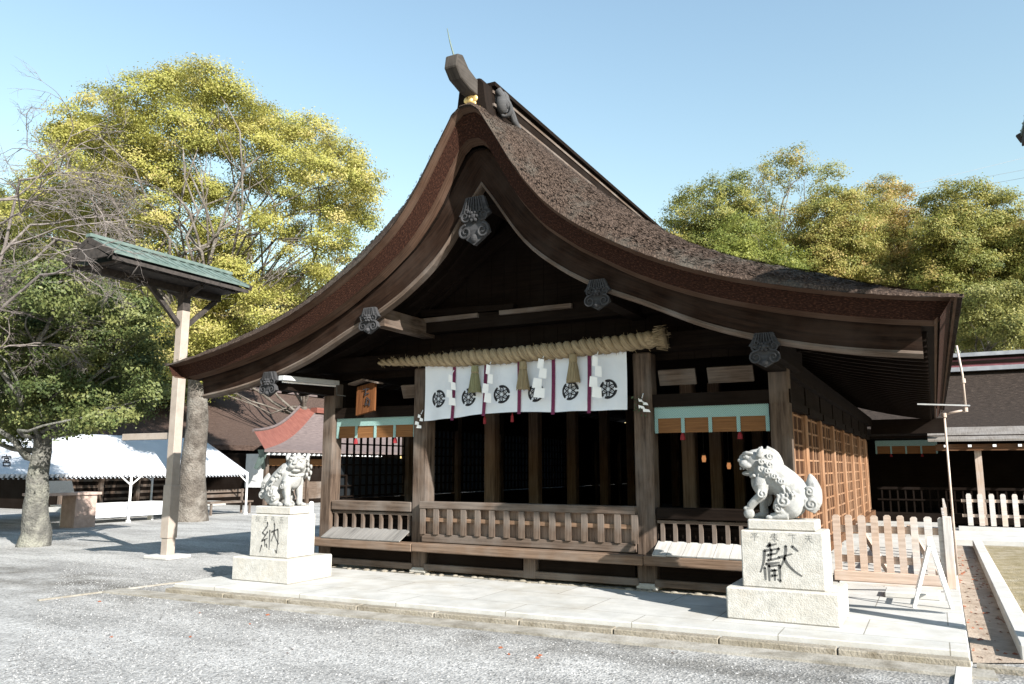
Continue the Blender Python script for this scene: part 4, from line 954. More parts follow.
# ================================================================== LANTERN SHELTERS WITH GREEN ROOFS
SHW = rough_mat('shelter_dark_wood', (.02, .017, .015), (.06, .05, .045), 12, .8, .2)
def shelter(x, y, label, y0, y1, mirror=1):
    t = thing('lamp_shelter', label, 'shelter', (x, y, 0), 'roofed lamp shelters')
    b = MB(); b.box(x-.085, x+.085, y-.085, y+.085, .05, 4.47); b.build('post', BEIGE, t, bevel=.008)
    b = MB(); b.box(x-.083, x+.083, y-.083, y+.083, 4.472, 4.98); b.build('post_painted_shade', SHW, t, bevel=.008)  # post top coloured dark to stand for the roof's shadow on it
    b = MB(); b.box(x-.10, x+.10, y-.10, y+.10, .35, 1.28); b.build('post_sleeve', BEIGE, t, bevel=.006)
    b = MB(); b.box(x-.3, x+.3, y-.26, y+.26, 0, .06); b.build('footing', PAVE, t, bevel=.01)
    b = MB(); b.bar((x-1.42*mirror, y, 2.16), (x-.086*mirror, y, 2.16), .09, .12); b.build('cross_arm', BEIGE, t, bevel=.006)
    hw = .60
    for s in (-1, 1):
        b = MB(); n = 12
        b.prism([(x, 5.40), (x, 5.34), (x+s*hw, 5.06), (x+s*hw, 5.10), (x+s*hw*.5, 5.235)], y0, y1); rp = b.build('roof_slope', COPPER, t)
        b = MB()
        for k in range(15):
            yy = y0+.05+(y1-y0-.1)*k/14; b.bar((x+s*.03, yy, 5.395), (x+s*hw*.5, yy, 5.24), .025, .025); b.bar((x+s*hw*.5, yy, 5.24), (x+s*hw, yy, 5.105), .025, .025)
        b.build('standing_seams', COPPER, rp)
        b = MB(); b.box(x+s*hw-.03 if s > 0 else x-hw-.0, x+s*hw if s > 0 else x-hw+.03, y0+.02, y1-.02, 4.95, 5.015); b.build('fascia', SHW, t)
    b = MB(); b.box(x-.07, x+.07, y0-.05, y1+.05, 5.385, 5.45); b.build('ridge_cap', COPPER, t, bevel=.01)
    b = MB(); b.box(x-.5, x+.5, y0+.25, y1-.25, 4.93, 4.96); b.build('soffit', SHW, t)
    b = MB(); b.box(x-.06, x+.06, y0+.2, y1-.2, 4.80, 4.93); b.build('beam', SHW, t)
    for s in (-1, 1):
        b = MB(); b.bar((x, y+s*.08, 4.2), (x, y+s*.75, 4.82), .07, .08); b.build('brace', SHW, t)
        b = MB(); b.bar((x, y, 4.72), (x+s*.45, y, 4.92), .07, .08); b.build('bracket', SHW, t)
    for k in range(8):
        yy = y0+.2+(y1-y0-.4)*k/7; b = MB()
        for s in (-1, 1): b.bar((x, yy, 4.965), (x+s*(hw-.05), yy, 4.965), .05, .05)
        b.build('eave_rafter', SHW, t)
    for yy in (y0-.02, y1+.02):
        b = MB()
        for s in (-1, 1): b.bar((x, yy, 5.34), (x+s*(hw+.02), yy, 5.05), .05, .09)
        b.prism([(x-hw+.06, 5.0), (x+hw-.06, 5.0), (x, 5.3)], yy-.02, yy+.02)
        b.build('gable_board', SHW, t)
    return t
shelter(-12.2, 9.94, 'green copper roofed lamp shelter on a single beige post before the trees', 8.0, 10.95)
sh = shelter(1.66, 8.1, 'dark lamp shelter roof whose corner just enters the right edge of the view', 6.6, 9.55, -1)

# ================================================================== TENT, TABLES, LEFT BUILDINGS
TX0, TXR, TX1, TY0, TY1, TE, TR = -21.1, -23.5, -25.9, 8.4, 20.3, 1.42, 2.62
t = thing('festival_tent', 'long white festival tent with scalloped edge and bare poles behind the trees', 'tent', (TXR, 14.5, 0))
b = MB()
def tz(u, v): return TE+(TR-TE)*(1-abs(u))-.06*math.sin(PI*abs(u))-.012*abs(math.sin(v*PI*3))*(abs(u))
NU, NV = 16, 48
for i in range(-NU, NU):
    for j in range(NV):
        q = []
        for (ii, jj) in ((i, j), (i+1, j), (i+1, j+1), (i, j+1)):
            u = ii/NU; v = jj/NV; q.append((TXR-u*(TXR-TX0)*1.0*(-1 if False else -1)*-1 if False else TXR+u*(TX0-TXR), TY0+(TY1-TY0)*v, tz(u, v)))
        b.poly(q)
cn = b.build('canopy', CANVAS, t, smooth=True)
n = 90
for X in (TX0, TX1):
    b = MB()
    for k in range(n):
        y0 = TY0+(TY1-TY0)*k/n; y1 = TY0+(TY1-TY0)*(k+1)/n
        z0, z1 = tz(1, k/n)+.002, tz(1, (k+1)/n)+.002
        b.poly([(X, y0, z0), (X, y1, z1), (X, y1, z1-.09), (X, (y0*.75+y1*.25), z1-.125), (X, (y0+y1)/2, z1-.14), (X, y0*.25+y1*.75, z1-.125), (X, y0, z0-.09)])
    b.build('scalloped_valance', CANVAS, cn, fix=True)
b = MB()
b.poly([(TX0, TY1+.005, TE), (TX1, TY1+.005, TE), (TXR, TY1+.005, TR)]); b.build('gable_cloth', CANVAS, cn)
for y in (11.1, 15.72, 20.24):
    for X in (TX0+.03, TX1-.03):
        b = MB(); b.tube([(X, y, 0), (X, y, TE+.0)], .035, 8); pl = b.build('pole', WHITEPAINT, t)
        b = MB()
        for s in (-1, 1):
            if TY0 < y+s*.5 < TY1: b.tube([(X, y, TE-.35), (X, y+s*.42, TE-.03)], .022, 6)
        b.tube([(X, y, 0), (X, y, .06)], .07, 8); b.build('strut', WHITEPAINT, pl)
# the character on the tent roof, brush strokes lying on the canvas
MIYA = [[(.5, .0), (.5, .12)], [(.08, .15), (.92, .15)], [(.08, .15), (.04, .32)], [(.92, .15), (.88, .3)], [(.3, .3), (.7, .3)], [(.3, .3), (.3, .5)], [(.7, .3), (.7, .5)], [(.3, .5), (.7, .5)], [(.5, .5), (.45, .62)], [(.18, .64), (.82, .64)], [(.18, .64), (.18, .97)], [(.82, .64), (.82, .97)], [(.18, .95), (.82, .95)]]
b = MB()
def fm(u, v, yv):
    d = ray(1.5+10.5*u, 453+12.5*v); nrm = Vector((TR-TE, 0, TX0-TXR)); p0 = Vector((TXR, 0, TR)); d = Vector(d); c_ = Vector(CAM)
    q = c_+d*((p0-c_).dot(nrm)/d.dot(nrm)); ua = (q.x-TXR)/(TX0-TXR); vv = (q.y-TY0)/(TY1-TY0)
    return Vector((q.x+.004, q.y, tz(ua, vv)+.014))
for s in MIYA: stroke(b, s, .10, .09, fm, 0)
b.build('tent_lettering', BLACK, cn)
# low white banner cloth / trestles under the tent
t = thing('trestle_table', 'low table skirted with white cloth under the tent edge', 'table', (-21.6, 15.3, 0))
b = MB(); b.box(-21.75, -21.2, 13.75, 17.0, .52, .56); b.build('tabletop', WHITEPAINT, t)
b = MB(); b.box(-21.2, -21.18, 13.75, 17.0, .16, .519); b.build('cloth_skirt', CANVAS, t)
for y in (14.0, 16.8):
    b = MB(); b.box(-21.6, -21.4, y-.03, y+.03, 0, .519); b.build('leg', WHITEPAINT, t)
# writing table with a sloping board
t = thing('writing_table', 'pinkish wooden table with a board stand on top beside the left tree', 'table', (-20.6, 13.3, 0))
TB = rough_mat('table_wood', (.30, .22, .19), (.46, .35, .30), 6, .7, .1)
b = MB(); b.box(-20.9, -20.2, 12.45, 14.2, .86, .93); b.build('tabletop', TB, t)
for (ya, yb_) in ((12.55, 12.7), (13.5, 14.1)):
    b = MB(); b.box(-20.85, -20.25, ya, yb_, 0, .859); b.build('leg', TB, t)
b = MB(); b.prism([(-20.75, .931), (-20.35, .931), (-20.5, 1.24), (-20.58, 1.24)], 12.65, 13.5); tag(b.build('board_stand', rough_mat('board_grey', (.36, .33, .30), (.5, .46, .42), 30, .8, 0), loc=(-20.55, 13.1, .93)), 'small sloped notice stand on top of the pinkish wooden table', 'notice stand')
# bench and small fittings right of the camphor trunk
t = thing('bench', 'dark slatted bench under the right end of the tent', 'bench', (-21.6, 19.6, 0))
b = MB(); b.box(-21.9, -21.4, 19.0, 20.9, .38, .44); b.build('seat', W_RAIL, t)
b = MB()
for z in (.62, .78): b.box(-21.92, -21.88, 19.0, 20.9, z-.05, z+.05)
b.build('backrest', W_RAIL, t)
for y in (19.1, 20.8):
    b = MB(); b.box(-21.9, -21.84, y-.03, y+.03, 0, .84); b.box(-21.5, -21.44, y-.03, y+.03, 0, .38); b.build('leg', W_RAIL, t)
p = onz(311, 514, 0); b = MB(); b.cyl(p.x, p.y, 0, .38, .08); b.ball((p.x, p.y, .38), (.08, .08, .05)); tag(b.build('bollard', WHITEPAINT, loc=p, smooth=True), 'short white bollard on the gravel right of the left lion', 'bollard')
# long hall behind the tent
ROOFBR = uvnoise_mat('brown_bark_roof', [(.3, (.025, .016, .013)), (.55, (.07, .047, .038)), (.75, (.14, .10, .08))], 6, 14, .95, .8, .03)
REDCOP = uvnoise_mat('red_copper_roof', [(.3, (.11, .038, .03)), (.7, (.21, .085, .065))], 1, 12, .6, .3, .02)
GREYROOF = uvnoise_mat('grey_brown_shingle', [(.3, (.07, .055, .055)), (.7, (.17, .135, .13))], 3, 18, .9, .4, .02)
t = thing('long_hall', 'long brown roofed timber hall in the shade behind the white tent', 'hall', (-31, 24, 0))
b = MB(); X0 = -27.2; e = 2.55
A = (X0, 17.2, e); B_ = (X0, 40, e); C_ = (-33.5, 40, 5.9); D = (-33.5, 23.4, 5.9); F = (-40, 17.2, e)
N = 14
def curve(p, q, t): v = Vector(p).lerp(Vector(q), t); v.z -= .35*math.sin(PI*t); return v
for k in range(N):
    t0, t1 = k/N, (k+1)/N
    b.poly([curve(A, D, t0), curve(B_, C_, t0), curve(B_, C_, t1), curve(A, D, t1)], [(17, t0*6), (40, t0*6), (40, t1*6), (22, t1*6)])
    b.poly([curve(A, D, t0), curve(A, D, t1), curve(F, D, t1), curve(F, D, t0)], [(0, t0*6), (t0*5, t1*6), (12-t1*5, t1*6), (12, t0*6)])
b.poly([A, B_, (X0, 40, e-.22), (X0, 17.2, e-.22)]); b.poly([A, (X0, 17.2, e-.22), (-40, 17.2, e-.22), F]); b.build('roof', ROOFBR, t)
b = MB(); b.box(-33.7, -33.3, 23.2, 40, 5.85, 6.15); b.build('ridge', GREYROOF, t)
b = MB(); b.box(-36, -28.9, 18.6, 40, 0, 2.45); b.build('wall', W_DARK, t)
for k in range(9):
    y = 18.6+k*1.6; b = MB(); b.box(-28.89, -28.75, y-.08, y+.08, 0, 2.45); b.build('post', W_COL, t)
for (ya, yb_) in ((22.4, 24.0),):
    b = MB(); b.box(-28.88, -28.80, ya, yb_, 1.7, 2.4); b.build('plaster_panel', PLASTER, t)
for k in range(7):
    y = 18.8+k*1.6; b = MB()
    for z in (.35, .6, .85, 1.1, 1.35): b.box(-28.895, -28.87, y, y+1.3, z-.05, z+.05)
    b.build('slatted_screen', W_COL, t)
b = MB(); b.box(-28.6, -27.0, 18, 40, 0, .16); b.build('veranda_step', PAVE, t)
# entrance porch with red copper roof
t = thing('entrance_porch', 'entrance wing with red and grey copper roof and white plaster behind the left lion', 'porch', (-25.5, 27, 0))
EX, EY = -24.0, 23.9
E0 = (EX, EY, 2.32); E1 = (EX, 40, 2.32); R0 = (-26.5, EY+5.7, 4.25); R1 = (-26.5, 40, 4.25); E2 = (-30, EY, 2.75); R2 = (-29.6, EY+2.6, 4.15)
b = MB()
for k in range(N):
    t0, t1 = k/N, (k+1)/N
    b.poly([curve(E0, R0, t0), curve(E1, R1, t0), curve(E1, R1, t1), curve(E0, R0, t1)], [(0, t0*4), (11, t0*4), (11, t1*4), (0, t1*4)])
b.poly([E0, E1, (EX, 40, 2.2), (EX, EY, 2.2)]); b.build('roof', GREYROOF, t)
b = MB()
for k in range(N):
    t0, t1 = k/N, (k+1)/N
    b.poly([curve(E0, R0, t0), curve(E0, R0, t1), curve((-24.8, EY+.15, 3.08), (-27.3, EY+5.6, 4.6), t1), curve((-24.8, EY+.15, 3.08), (-27.3, EY+5.6, 4.6), t0)], [(0, t0*4), (0, t1*4), (2, t1*4), (2, t0*4)])
b.build('hip_roof', REDCOP, t)
b = MB(); b.tube([curve((-24.82, EY+.15, 3.1), (-27.32, EY+5.6, 4.62), k/8) for k in range(9)], .07, 8); b.build('verge_roll', GREYROOF, t)
b = MB(); b.box(-26.7, -26.3, EY+5.6, 40, 4.2, 4.45); b.build('ridge', REDCOP, t)
b = MB(); b.box(-28.5, -24.9, EY+.9, 34, 0, 2.2); b.build('wall', W_DARK, t)
b = MB(); b.box(-25.9, -24.92, EY+.86, EY+.899, .75, 2.15); b.build('plaster_panel', PLASTER, t)
b = MB(); b.poly([(-24.05, EY+.02, 2.3), (-24.4, EY+.02, 2.3), (-24.6, EY+.5, 1.5), (-24.4, EY+.5, 1.5)]); b.prism([(-24.1, 2.2), (-24.45, 2.2), (-24.75, 1.55), (-24.6, 1.5), (-24.35, 1.75)], EY+.2, EY+.3); b.build('copper_bracket', COPPER, t)
for k in range(26):
    y = EY+.3+k*.3; b = MB(); b.box(-24.3, -24.03, y-.035, y+.035, 2.09, 2.17); b.build('rafter_end', WHITEPAINT, t)
for k in range(7):
    y = EY+1.0+k*1.25; b = MB(); b.box(-24.89, -24.78, y-.08, y+.08, 0, 2.15); b.build('post', W_COL, t)
    b = MB(); b.box(-24.89, -24.84, y+.12, y+1.1, 1.65, 1.95); b.build('window_blind', REED, t)
    b = MB(); b.box(-24.89, -24.86, y+.09, y+1.15, .2, .95)
    b.build('plank_panel', W_RAIL, t)

# ================================================================== FAR HALL ON THE RIGHT
DKTHATCH = uvnoise_mat('dark_thatch', [(.3, (.015, .011, .009)), (.55, (.036, .027, .022)), (.75, (.085, .064, .052))], 8, 16, .95, 1, .04)
t = thing('far_hall', 'dark thatched far hall with white tipped rafters behind the pale picket fence', 'hall', (4, 27, 0))
b = MB(); Y0 = 26.0
for k in range(N):
    t0, t1 = k/N, (k+1)/N
    b.poly([curve((-6, Y0, 2.72), (-6, 30.5, 5.0), t0), curve((14, Y0, 2.72), (14, 30.5, 5.0), t0), curve((14, Y0, 2.72), (14, 30.5, 5.0), t1), curve((-6, Y0, 2.72), (-6, 30.5, 5.0), t1)], [(0, t0*5), (15, t0*5), (15, t1*5), (0, t1*5)])
b.poly([(-6, Y0, 2.72), (14, Y0, 2.72), (14, Y0+.15, 2.5), (-6, Y0+.15, 2.5)]); b.poly([(-6, Y0, 2.72), (-6, 30.5, 5.0), (-6, 30.5, 2.4), (-6, Y0+.1, 2.4)]); b.build('thatch_roof', DKTHATCH, t)
RDG = rough_mat('ridge_tin', (.18, .19, .21), (.30, .31, .335), 3, .5, .1); RDR = rough_mat('ridge_red', (.10, .03, .04), (.2, .07, .08), 3, .6, .1)
for (z0, z1, m, d) in ((4.72, 4.86, RDG, .16), (4.865, 4.95, RDR, .10), (4.955, 5.05, W_DARK, .13), (5.055, 5.11, RDR, .1), (5.115, 5.19, W_DARK, .13), (5.195, 5.32, RDG, .2)):
    b = MB(); b.box(-1.6, 14, 30.0-d, 30.8, z0, z1); b.build('ridge_band', m, t)
b = MB(); b.prism([(24.15, 2.27), (24.15, 2.32), (25.9, 2.72), (25.9, 2.66)], -.12, 14, 'x'); b.build('pent_roof', wood('bleached_board', (.09, .08, .07), (.24, .215, .195), (.26, .245, .235), .5), t)
b = MB(); b.box(.05, 14, 24.3, 24.38, 2.03, 2.2); b.build('fascia_beam', W_RED, t)
for k in range(22):
    b = MB(); b.box(.25+k*.56, .33+k*.56, 24.16, 24.299, 2.12, 2.18); b.build('rafter_end', WHITEPAINT, t)
for k in range(5):
    b = MB(); b.box(.95+k*3.1, 1.11+k*3.1, 24.4, 24.56, .1, 2.03); b.build('post', W_FENCE if k == 0 else W_COL, t)
b = MB(); b.box(-4, 14, 27.5, 27.7, 0, 2.7); b.build('wall', W_DARK, t)
b = MB(); b.box(-4, 14, 24.6, 27.5, 2.40, 2.45); b.build('ceiling', W_DARK, t)
b = MB(); b.box(-3.9, 14, 24.7, 27.5, .1, .35); b.build('floor', W_DARK, t)
b = MB()
for k in range(60): b.box(-1.4+k*.2, -1.36+k*.2, 25.0, 25.04, .35, 1.0)
b.box(-1.5, 11, 24.98, 25.06, .98, 1.05); b.box(-1.5, 11, 24.98, 25.06, .68, .72); b.build('balustrade', W_DARK, t)
blind(-1.5, .1, 25.6, 2.36, 2.2, 1.98, 'reed blind in the shaded passage behind the lattice wall')
b = MB(); b.box(-1.5, .3, 24.2, 24.4, 2.5, 2.9); tag(b.build('passage_beam', W_DARK, loc=(-.6, 24.3, 2.5)), 'dark beam across the shaded passage behind the hall', 'beam')

# ================================================================== POWER LINES
for (z, x1) in ((19.0, 'highest'), (17.2, 'middle'), (15.8, 'lowest')):
    pass
def wire(pa, pb, lab):
    a = ondist(*pa, 75); c = ondist(*pb, 70); b = MB(); pts = []
    for k in range(-8, 25):
        u = k/8; v = a.lerp(c, u); v.z += .12*(u-.5)**2*4*.12; pts.append(v)
    b.tube(pts, .016, 4); tag(b.build('power_line', rough_mat('cable_grey', (.3, .32, .35), (.35, .37, .4), 3, .7, 0), loc=a), lab, 'wire', 'power lines in the sky')
wire((850, 200), (1024, 158), 'faint power line above the right trees, highest of three')
wire((930, 187), (1024, 170), 'faint power line above the right trees, middle of three')
wire((960, 189), (1024, 178), 'faint power line above the right trees, lowest of three')

# ================================================================== TREES
def leaves(P, N_, size, tint, tree):
    """P: centres (n,3), N_: normals; builds diamonds"""
    n = len(P); u = rng.normal(size=(n, 3)); u -= (u*N_).sum(1, keepdims=True)*N_; u /= np.linalg.norm(u, axis=1, keepdims=True)+1e-9
    v = np.cross(N_, u); s = size[:, None]
    q = np.stack([P-u*s, P-v*s*.55+N_*s*.12, P+u*s, P+v*s*.55+N_*s*.12], 1)
    return q.reshape(-1, 3), tint
def crown_mesh(name, lobes, m, parent, clump=.3, per=40, leaf=.09, dens=1.0, spread=1.0, low=.35, kind=None, tintbase=.5, tintvar=.25, up=.35):
    Q = []; TT = []
    for (c, r, tb) in lobes:
        c = np.array(c); nc = max(5, int(dens*3.6*(r/clump)**2))
        d = rng.normal(size=(nc, 3)); d /= np.linalg.norm(d, axis=1, keepdims=True)
        keep = (d[:, 2] > -low) | (rng.random(nc) < .25); d = d[keep]; nc = len(d)
        rad = r*(.62+.42*rng.random(nc)); cc = c+d*rad[:, None]*np.array([1, 1, .85])
        ct = tintbase+tb+rng.normal(0, tintvar*.55, nc)
        pn = max(4, int(per)); pts = rng.normal(size=(nc, pn, 3))*clump*.5*np.array([1, 1, .55])*spread
        P = (cc[:, None, :]+pts); Nn = d[:, None, :]*1.0+np.array([0, 0, up])+rng.normal(size=(nc, pn, 3))*.38
        Nn /= np.linalg.norm(Nn, axis=2, keepdims=True)
        P = P.reshape(-1, 3); Nn = Nn.reshape(-1, 3); t_ = np.repeat(ct, pn)+rng.normal(0, tintvar*.3, nc*pn)
        q, t_ = leaves(P, Nn, leaf*rng.uniform(.6, 1.3, len(P)), t_, None); Q.append(q); TT.append(t_)
    V = np.concatenate(Q); T_ = np.clip(np.concatenate(TT), 0, 1); base = np.array(base_of(parent)); V = V-base
    nf = len(V)//4; me = bpy.data.meshes.new(name); me.vertices.add(len(V)); me.vertices.foreach_set('co', V.astype(np.float32).ravel())
    me.loops.add(nf*4); me.loops.foreach_set('vertex_index', np.arange(nf*4, dtype=np.int32)); me.polygons.add(nf)
    me.polygons.foreach_set('loop_start', np.arange(0, nf*4, 4, dtype=np.int32)); me.polygons.foreach_set('loop_total', np.full(nf, 4, dtype=np.int32))
    a = me.attributes.new('tint', 'FLOAT', 'FACE'); a.data.foreach_set('value', T_.astype(np.float32)); me.update(); me.validate()
    me.materials.append(m); o = bpy.data.objects.new(name, me); col.objects.link(o); o.parent = parent
    return o
def limb(b, p, q, r0, r1, wob=.08, n=7):
    p = Vector(p); q = Vector(q); L = (q-p).length; pts = []; ra = []
    o1 = Vector((random.gauss(0, 1), random.gauss(0, 1), random.gauss(0, .6)))*wob*L
    for k in range(n+1):
        t = k/n; v = p.lerp(q, t)+o1*math.sin(PI*t)+Vector((random.gauss(0, 1), random.gauss(0, 1), random.gauss(0, 1)))*wob*L*.12*(0 < k < n); pts.append(v); ra.append(r0+(r1-r0)*t)
    b.tube(pts, ra, 7, cap=False); return pts
def pix_lobes(lst, D, jit, tb=0):
    out = []
    for l in lst:
        px, py, r = l[:3]; dd = D+(l[3] if len(l) > 3 else random.uniform(-jit, jit)); out.append((tuple(ondist(px, py, dd)), r*dd/FPX, (l[4] if len(l) > 4 else 0)+tb+random.uniform(-.07, .07)))
    return out
LEAF_CAM = leaf_mat('camphor_leaf', [(0, (.06, .078, .022)), (.35, (.21, .225, .055)), (.65, (.37, .36, .09)), (1, (.48, .40, .17))], .4)
LEAF_DK = leaf_mat('dark_leaf', [(0, (.018, .034, .014)), (.5, (.075, .105, .034)), (1, (.25, .26, .09))], .28)
LEAF_MID = leaf_mat('mid_leaf', [(0, (.045, .065, .022)), (.5, (.15, .165, .048)), (1, (.32, .29, .09))], .35)
LEAF_R = leaf_mat('yellow_leaf', [(0, (.055, .08, .025)), (.35, (.18, .20, .05)), (.65, (.33, .30, .085)), (1, (.46, .31, .14))], .4)
LEAF_G = leaf_mat('green_leaf', [(0, (.05, .08, .02)), (.5, (.18, .21, .045)), (1, (.36, .36, .09))], .4)
def tree(label, base, r0, trunk_top, lobes, m, bark, twigs=3, cat='tree', group=None, name='tree', branchr=.25, **kw):
    t = thing(name, label, cat, base, group)
    b = MB(); base = Vector(base); tt = Vector(trunk_top)
    n = 9; pts = [base.lerp(tt, k/n)+Vector((random.gauss(0, r0*.06), random.gauss(0, r0*.06), 0))*(k > 0) for k in range(n+1)]
    pts[0] = base-Vector((0, 0, .2)); rad = [r0*(1.0-.42*k/n)+r0*.34*math.exp(-k*1.0) for k in range(n+1)]
    b.tube(pts, rad, 14, cap=False)
    starts = pts[-4:]
    for (c, r, _) in lobes:
        c = Vector(c); s = min(starts, key=lambda q: (q-c).length+random.uniform(0, 1)); rr = r0*branchr*random.uniform(.7, 1.3)
        pl = limb(b, s, c, rr, rr*.25, .13)
        for k in range(twigs):
            a = random.choice(pl[3:]); d = Vector((random.gauss(0, 1), random.gauss(0, 1), random.gauss(.25, .7))).normalized()
            ql = limb(b, a, c.lerp(a, .3)+d*r*random.uniform(.6, 1.0), rr*.35, rr*.07, n=4)
    b.build('trunk', bark, t, smooth=True, fix=False)
    if m: crown_mesh('crown', lobes, m, t, **kw)
    return t
# camphor behind the tent
CB = onz(191, 521, 0); CD = float((np.array(CB)-CAM)@FW)
L = [(190, 92, 34), (212, 82, 24), (165, 88, 24), (135, 102, 30), (105, 112, 28), (78, 125, 26), (58, 140, 18), (232, 104, 30), (258, 118, 26), (282, 132, 26), (310, 142, 30), (340, 158, 26), (358, 178, 22), (366, 198, 16), (290, 165, 26), (318, 175, 26), (250, 145, 26), (215, 140, 34), (180, 130, 36), (150, 140, 36), (118, 148, 34), (88, 155, 30), (66, 168, 26), (140, 178, 34), (105, 185, 30), (172, 178, 28), (200, 190, 24), (255, 178, 22), (345, 205, 22), (362, 222, 16), (352, 240, 12), (335, 222, 18), (318, 205, 20), (215, 235, 26), (195, 250, 22), (235, 250, 20), (60, 205, 34), (90, 220, 34), (130, 225, 34), (40, 185, 24), (245, 290, 20), (272, 285, 22), (300, 280, 20), (225, 300, 26), (200, 320, 28), (262, 310, 22), (235, 330, 24), (322, 268, 14), (160, 260, 30), (120, 265, 30), (30, 215, 26), (175, 300, 22), (290, 255, 12), (215, 268, 22), (250, 250, 18), (300, 235, 18), (270, 222, 20), (322, 245, 16), (232, 272, 20), (190, 278, 24), (282, 302, 20), (312, 300, 14), (345, 252, 14), (285, 200, 18), (225, 200, 20), (160, 215, 26), (330, 285, 14), (212, 345, 22, -1.8), (188, 352, 20, -1.8), (232, 322, 20, -1.5), (172, 335, 22, -1.5), (160, 365, 18, -1.0), (215, 372, 18, -1)]
tree('large yellow green evergreen with spreading crown and mottled trunk rising behind the tent', CB, .40, ondist(200, 340, CD), pix_lobes(L, CD+1, 2.6), LEAF_CAM, BARK, twigs=3, name='camphor_tree', clump=.34, per=150, leaf=.037, dens=1.9, low=.75, tintbase=.66, tintvar=.2, branchr=.13)
# lean of the main trunk is kept; dark tree in front of the tent
TBs = onz(32, 546, 0); TD = float((np.array(TBs)-CAM)@FW)
L = [(20, 300, 34), (55, 295, 34), (90, 300, 32), (125, 312, 28), (148, 335, 22), (30, 340, 40), (70, 345, 40), (110, 350, 34), (140, 368, 24), (155, 395, 16), (20, 385, 36), (60, 390, 38), (95, 392, 32), (125, 400, 22), (40, 415, 20), (80, 415, 16), (5, 420, 24), (35, 428, 16), (70, 425, 16), (100, 415, 20), (130, 410, 18), (10, 432, 16), (-30, 330, 50), (-40, 390, 45), (0, 270, 26), (45, 268, 20)]
tree('dense dark green tree with a pale based trunk in front of the tent', TBs, .265, ondist(44, 424, TD), pix_lobes(L, TD, 1.3), LEAF_DK, MOSSBARK, twigs=2, name='evergreen_tree', clump=.24, per=90, leaf=.036, dens=1.9, low=.85, tintbase=.62, tintvar=.22, branchr=.25)
# trees beyond, between the dark tree and the hall roof
for (bx, D, lst, lab, m) in ((120, 36, [(110, 300, 36), (150, 300, 30), (80, 330, 40), (130, 340, 40), (165, 335, 26), (170, 370, 28), (140, 385, 34), (100, 380, 40), (60, 380, 40), (190, 350, 18), (150, 410, 22), (185, 395, 16)], 'mid green tree beyond the tent, between the dark tree and the beige post', LEAF_MID),
                              (10, 40, [(0, 215, 40), (40, 235, 40), (80, 255, 40), (20, 270, 44), (60, 300, 44), (-30, 250, 50), (110, 260, 34), (150, 275, 30), (-20, 320, 50), (20, 360, 44), (130, 300, 34)], 'olive green tree behind the bare cherry twigs at the left edge', LEAF_MID),
                              (300, 38, [(255, 300, 26), (285, 310, 20), (240, 335, 26), (215, 350, 24), (262, 340, 18), (210, 385, 22), (190, 380, 18), (318, 270, 14), (300, 290, 16)], 'yellow green tree low behind the hall eave, right of the beige post', LEAF_CAM)):
    B0 = ondist(bx, 490, D); B0.z = 0
    tree(lab, B0, .3, (B0.x, B0.y, 4.5), pix_lobes(lst, D, 2.2), m, BARK, twigs=2, name='background_tree', group='trees beyond the left buildings', clump=.42, per=70, leaf=.075, dens=1.7, low=.8, tintbase=.52, tintvar=.22)
# bare cherry reaching in from the left
def bare(b, p, d, L, r, depth):
    n = 5; pts = [p]; q = Vector(p); dd = Vector(d)
    for k in range(n):
        dd = (dd+Vector((random.gauss(0, .16), random.gauss(0, .16), random.gauss(0.0, .13)))).normalized(); q = q+dd*L/n; pts.append(Vector(q))
    b.tube(pts, [r*(1-.55*k/n) for k in range(n+1)], 6 if r > .008 else 3, cap=False)
    if depth == 0: return
    for k in range(3 if depth > 1 else 3):
        s = pts[random.choice([2, 3, 4, 5])]; nd = (dd+Vector((random.gauss(0, .6), random.gauss(0, .6), random.gauss(-.08, .36)))).normalized()
        bare(b, s, nd, L*random.uniform(.55, .8), r*.66, depth-1)
cb = ondist(-130, 520, 15.5); cb.z = 0
t = thing('cherry_tree', 'bare branched pale twigged tree reaching in from the left edge before the green roof', 'tree', cb)
b = MB(); top = Vector((cb.x, cb.y, 2.6)); b.tube([cb-Vector((0, 0, .2)), cb+Vector((.02, 0, .8)), cb+Vector((-.05, .05, 1.7)), top], [.30, .22, .2, .18], 12, cap=False)
for (px, py, d0) in ((10, 245, 15), (-10, 200, 15.5), (40, 275, 14), (30, 225, 16.5), (-90, 250, 14), (0, 200, 15), (20, 180, 16), (55, 240, 15.5), (-20, 230, 14.5)):
    tg = ondist(px, py, d0); pl = limb(b, top, tg, .05, .024, .06); dd = (tg-top).normalized()
    dd = (dd+Vector(RT)*.9+Vector((0, 0, -.55))).normalized()
    bare(b, tg, dd, 1.3, .024, 5); bare(b, pl[4], (dd+Vector((0, 0, .05))).normalized(), 1.1, .022, 5)
b.build('branches', BARKPALE, t, smooth=True, fix=False)
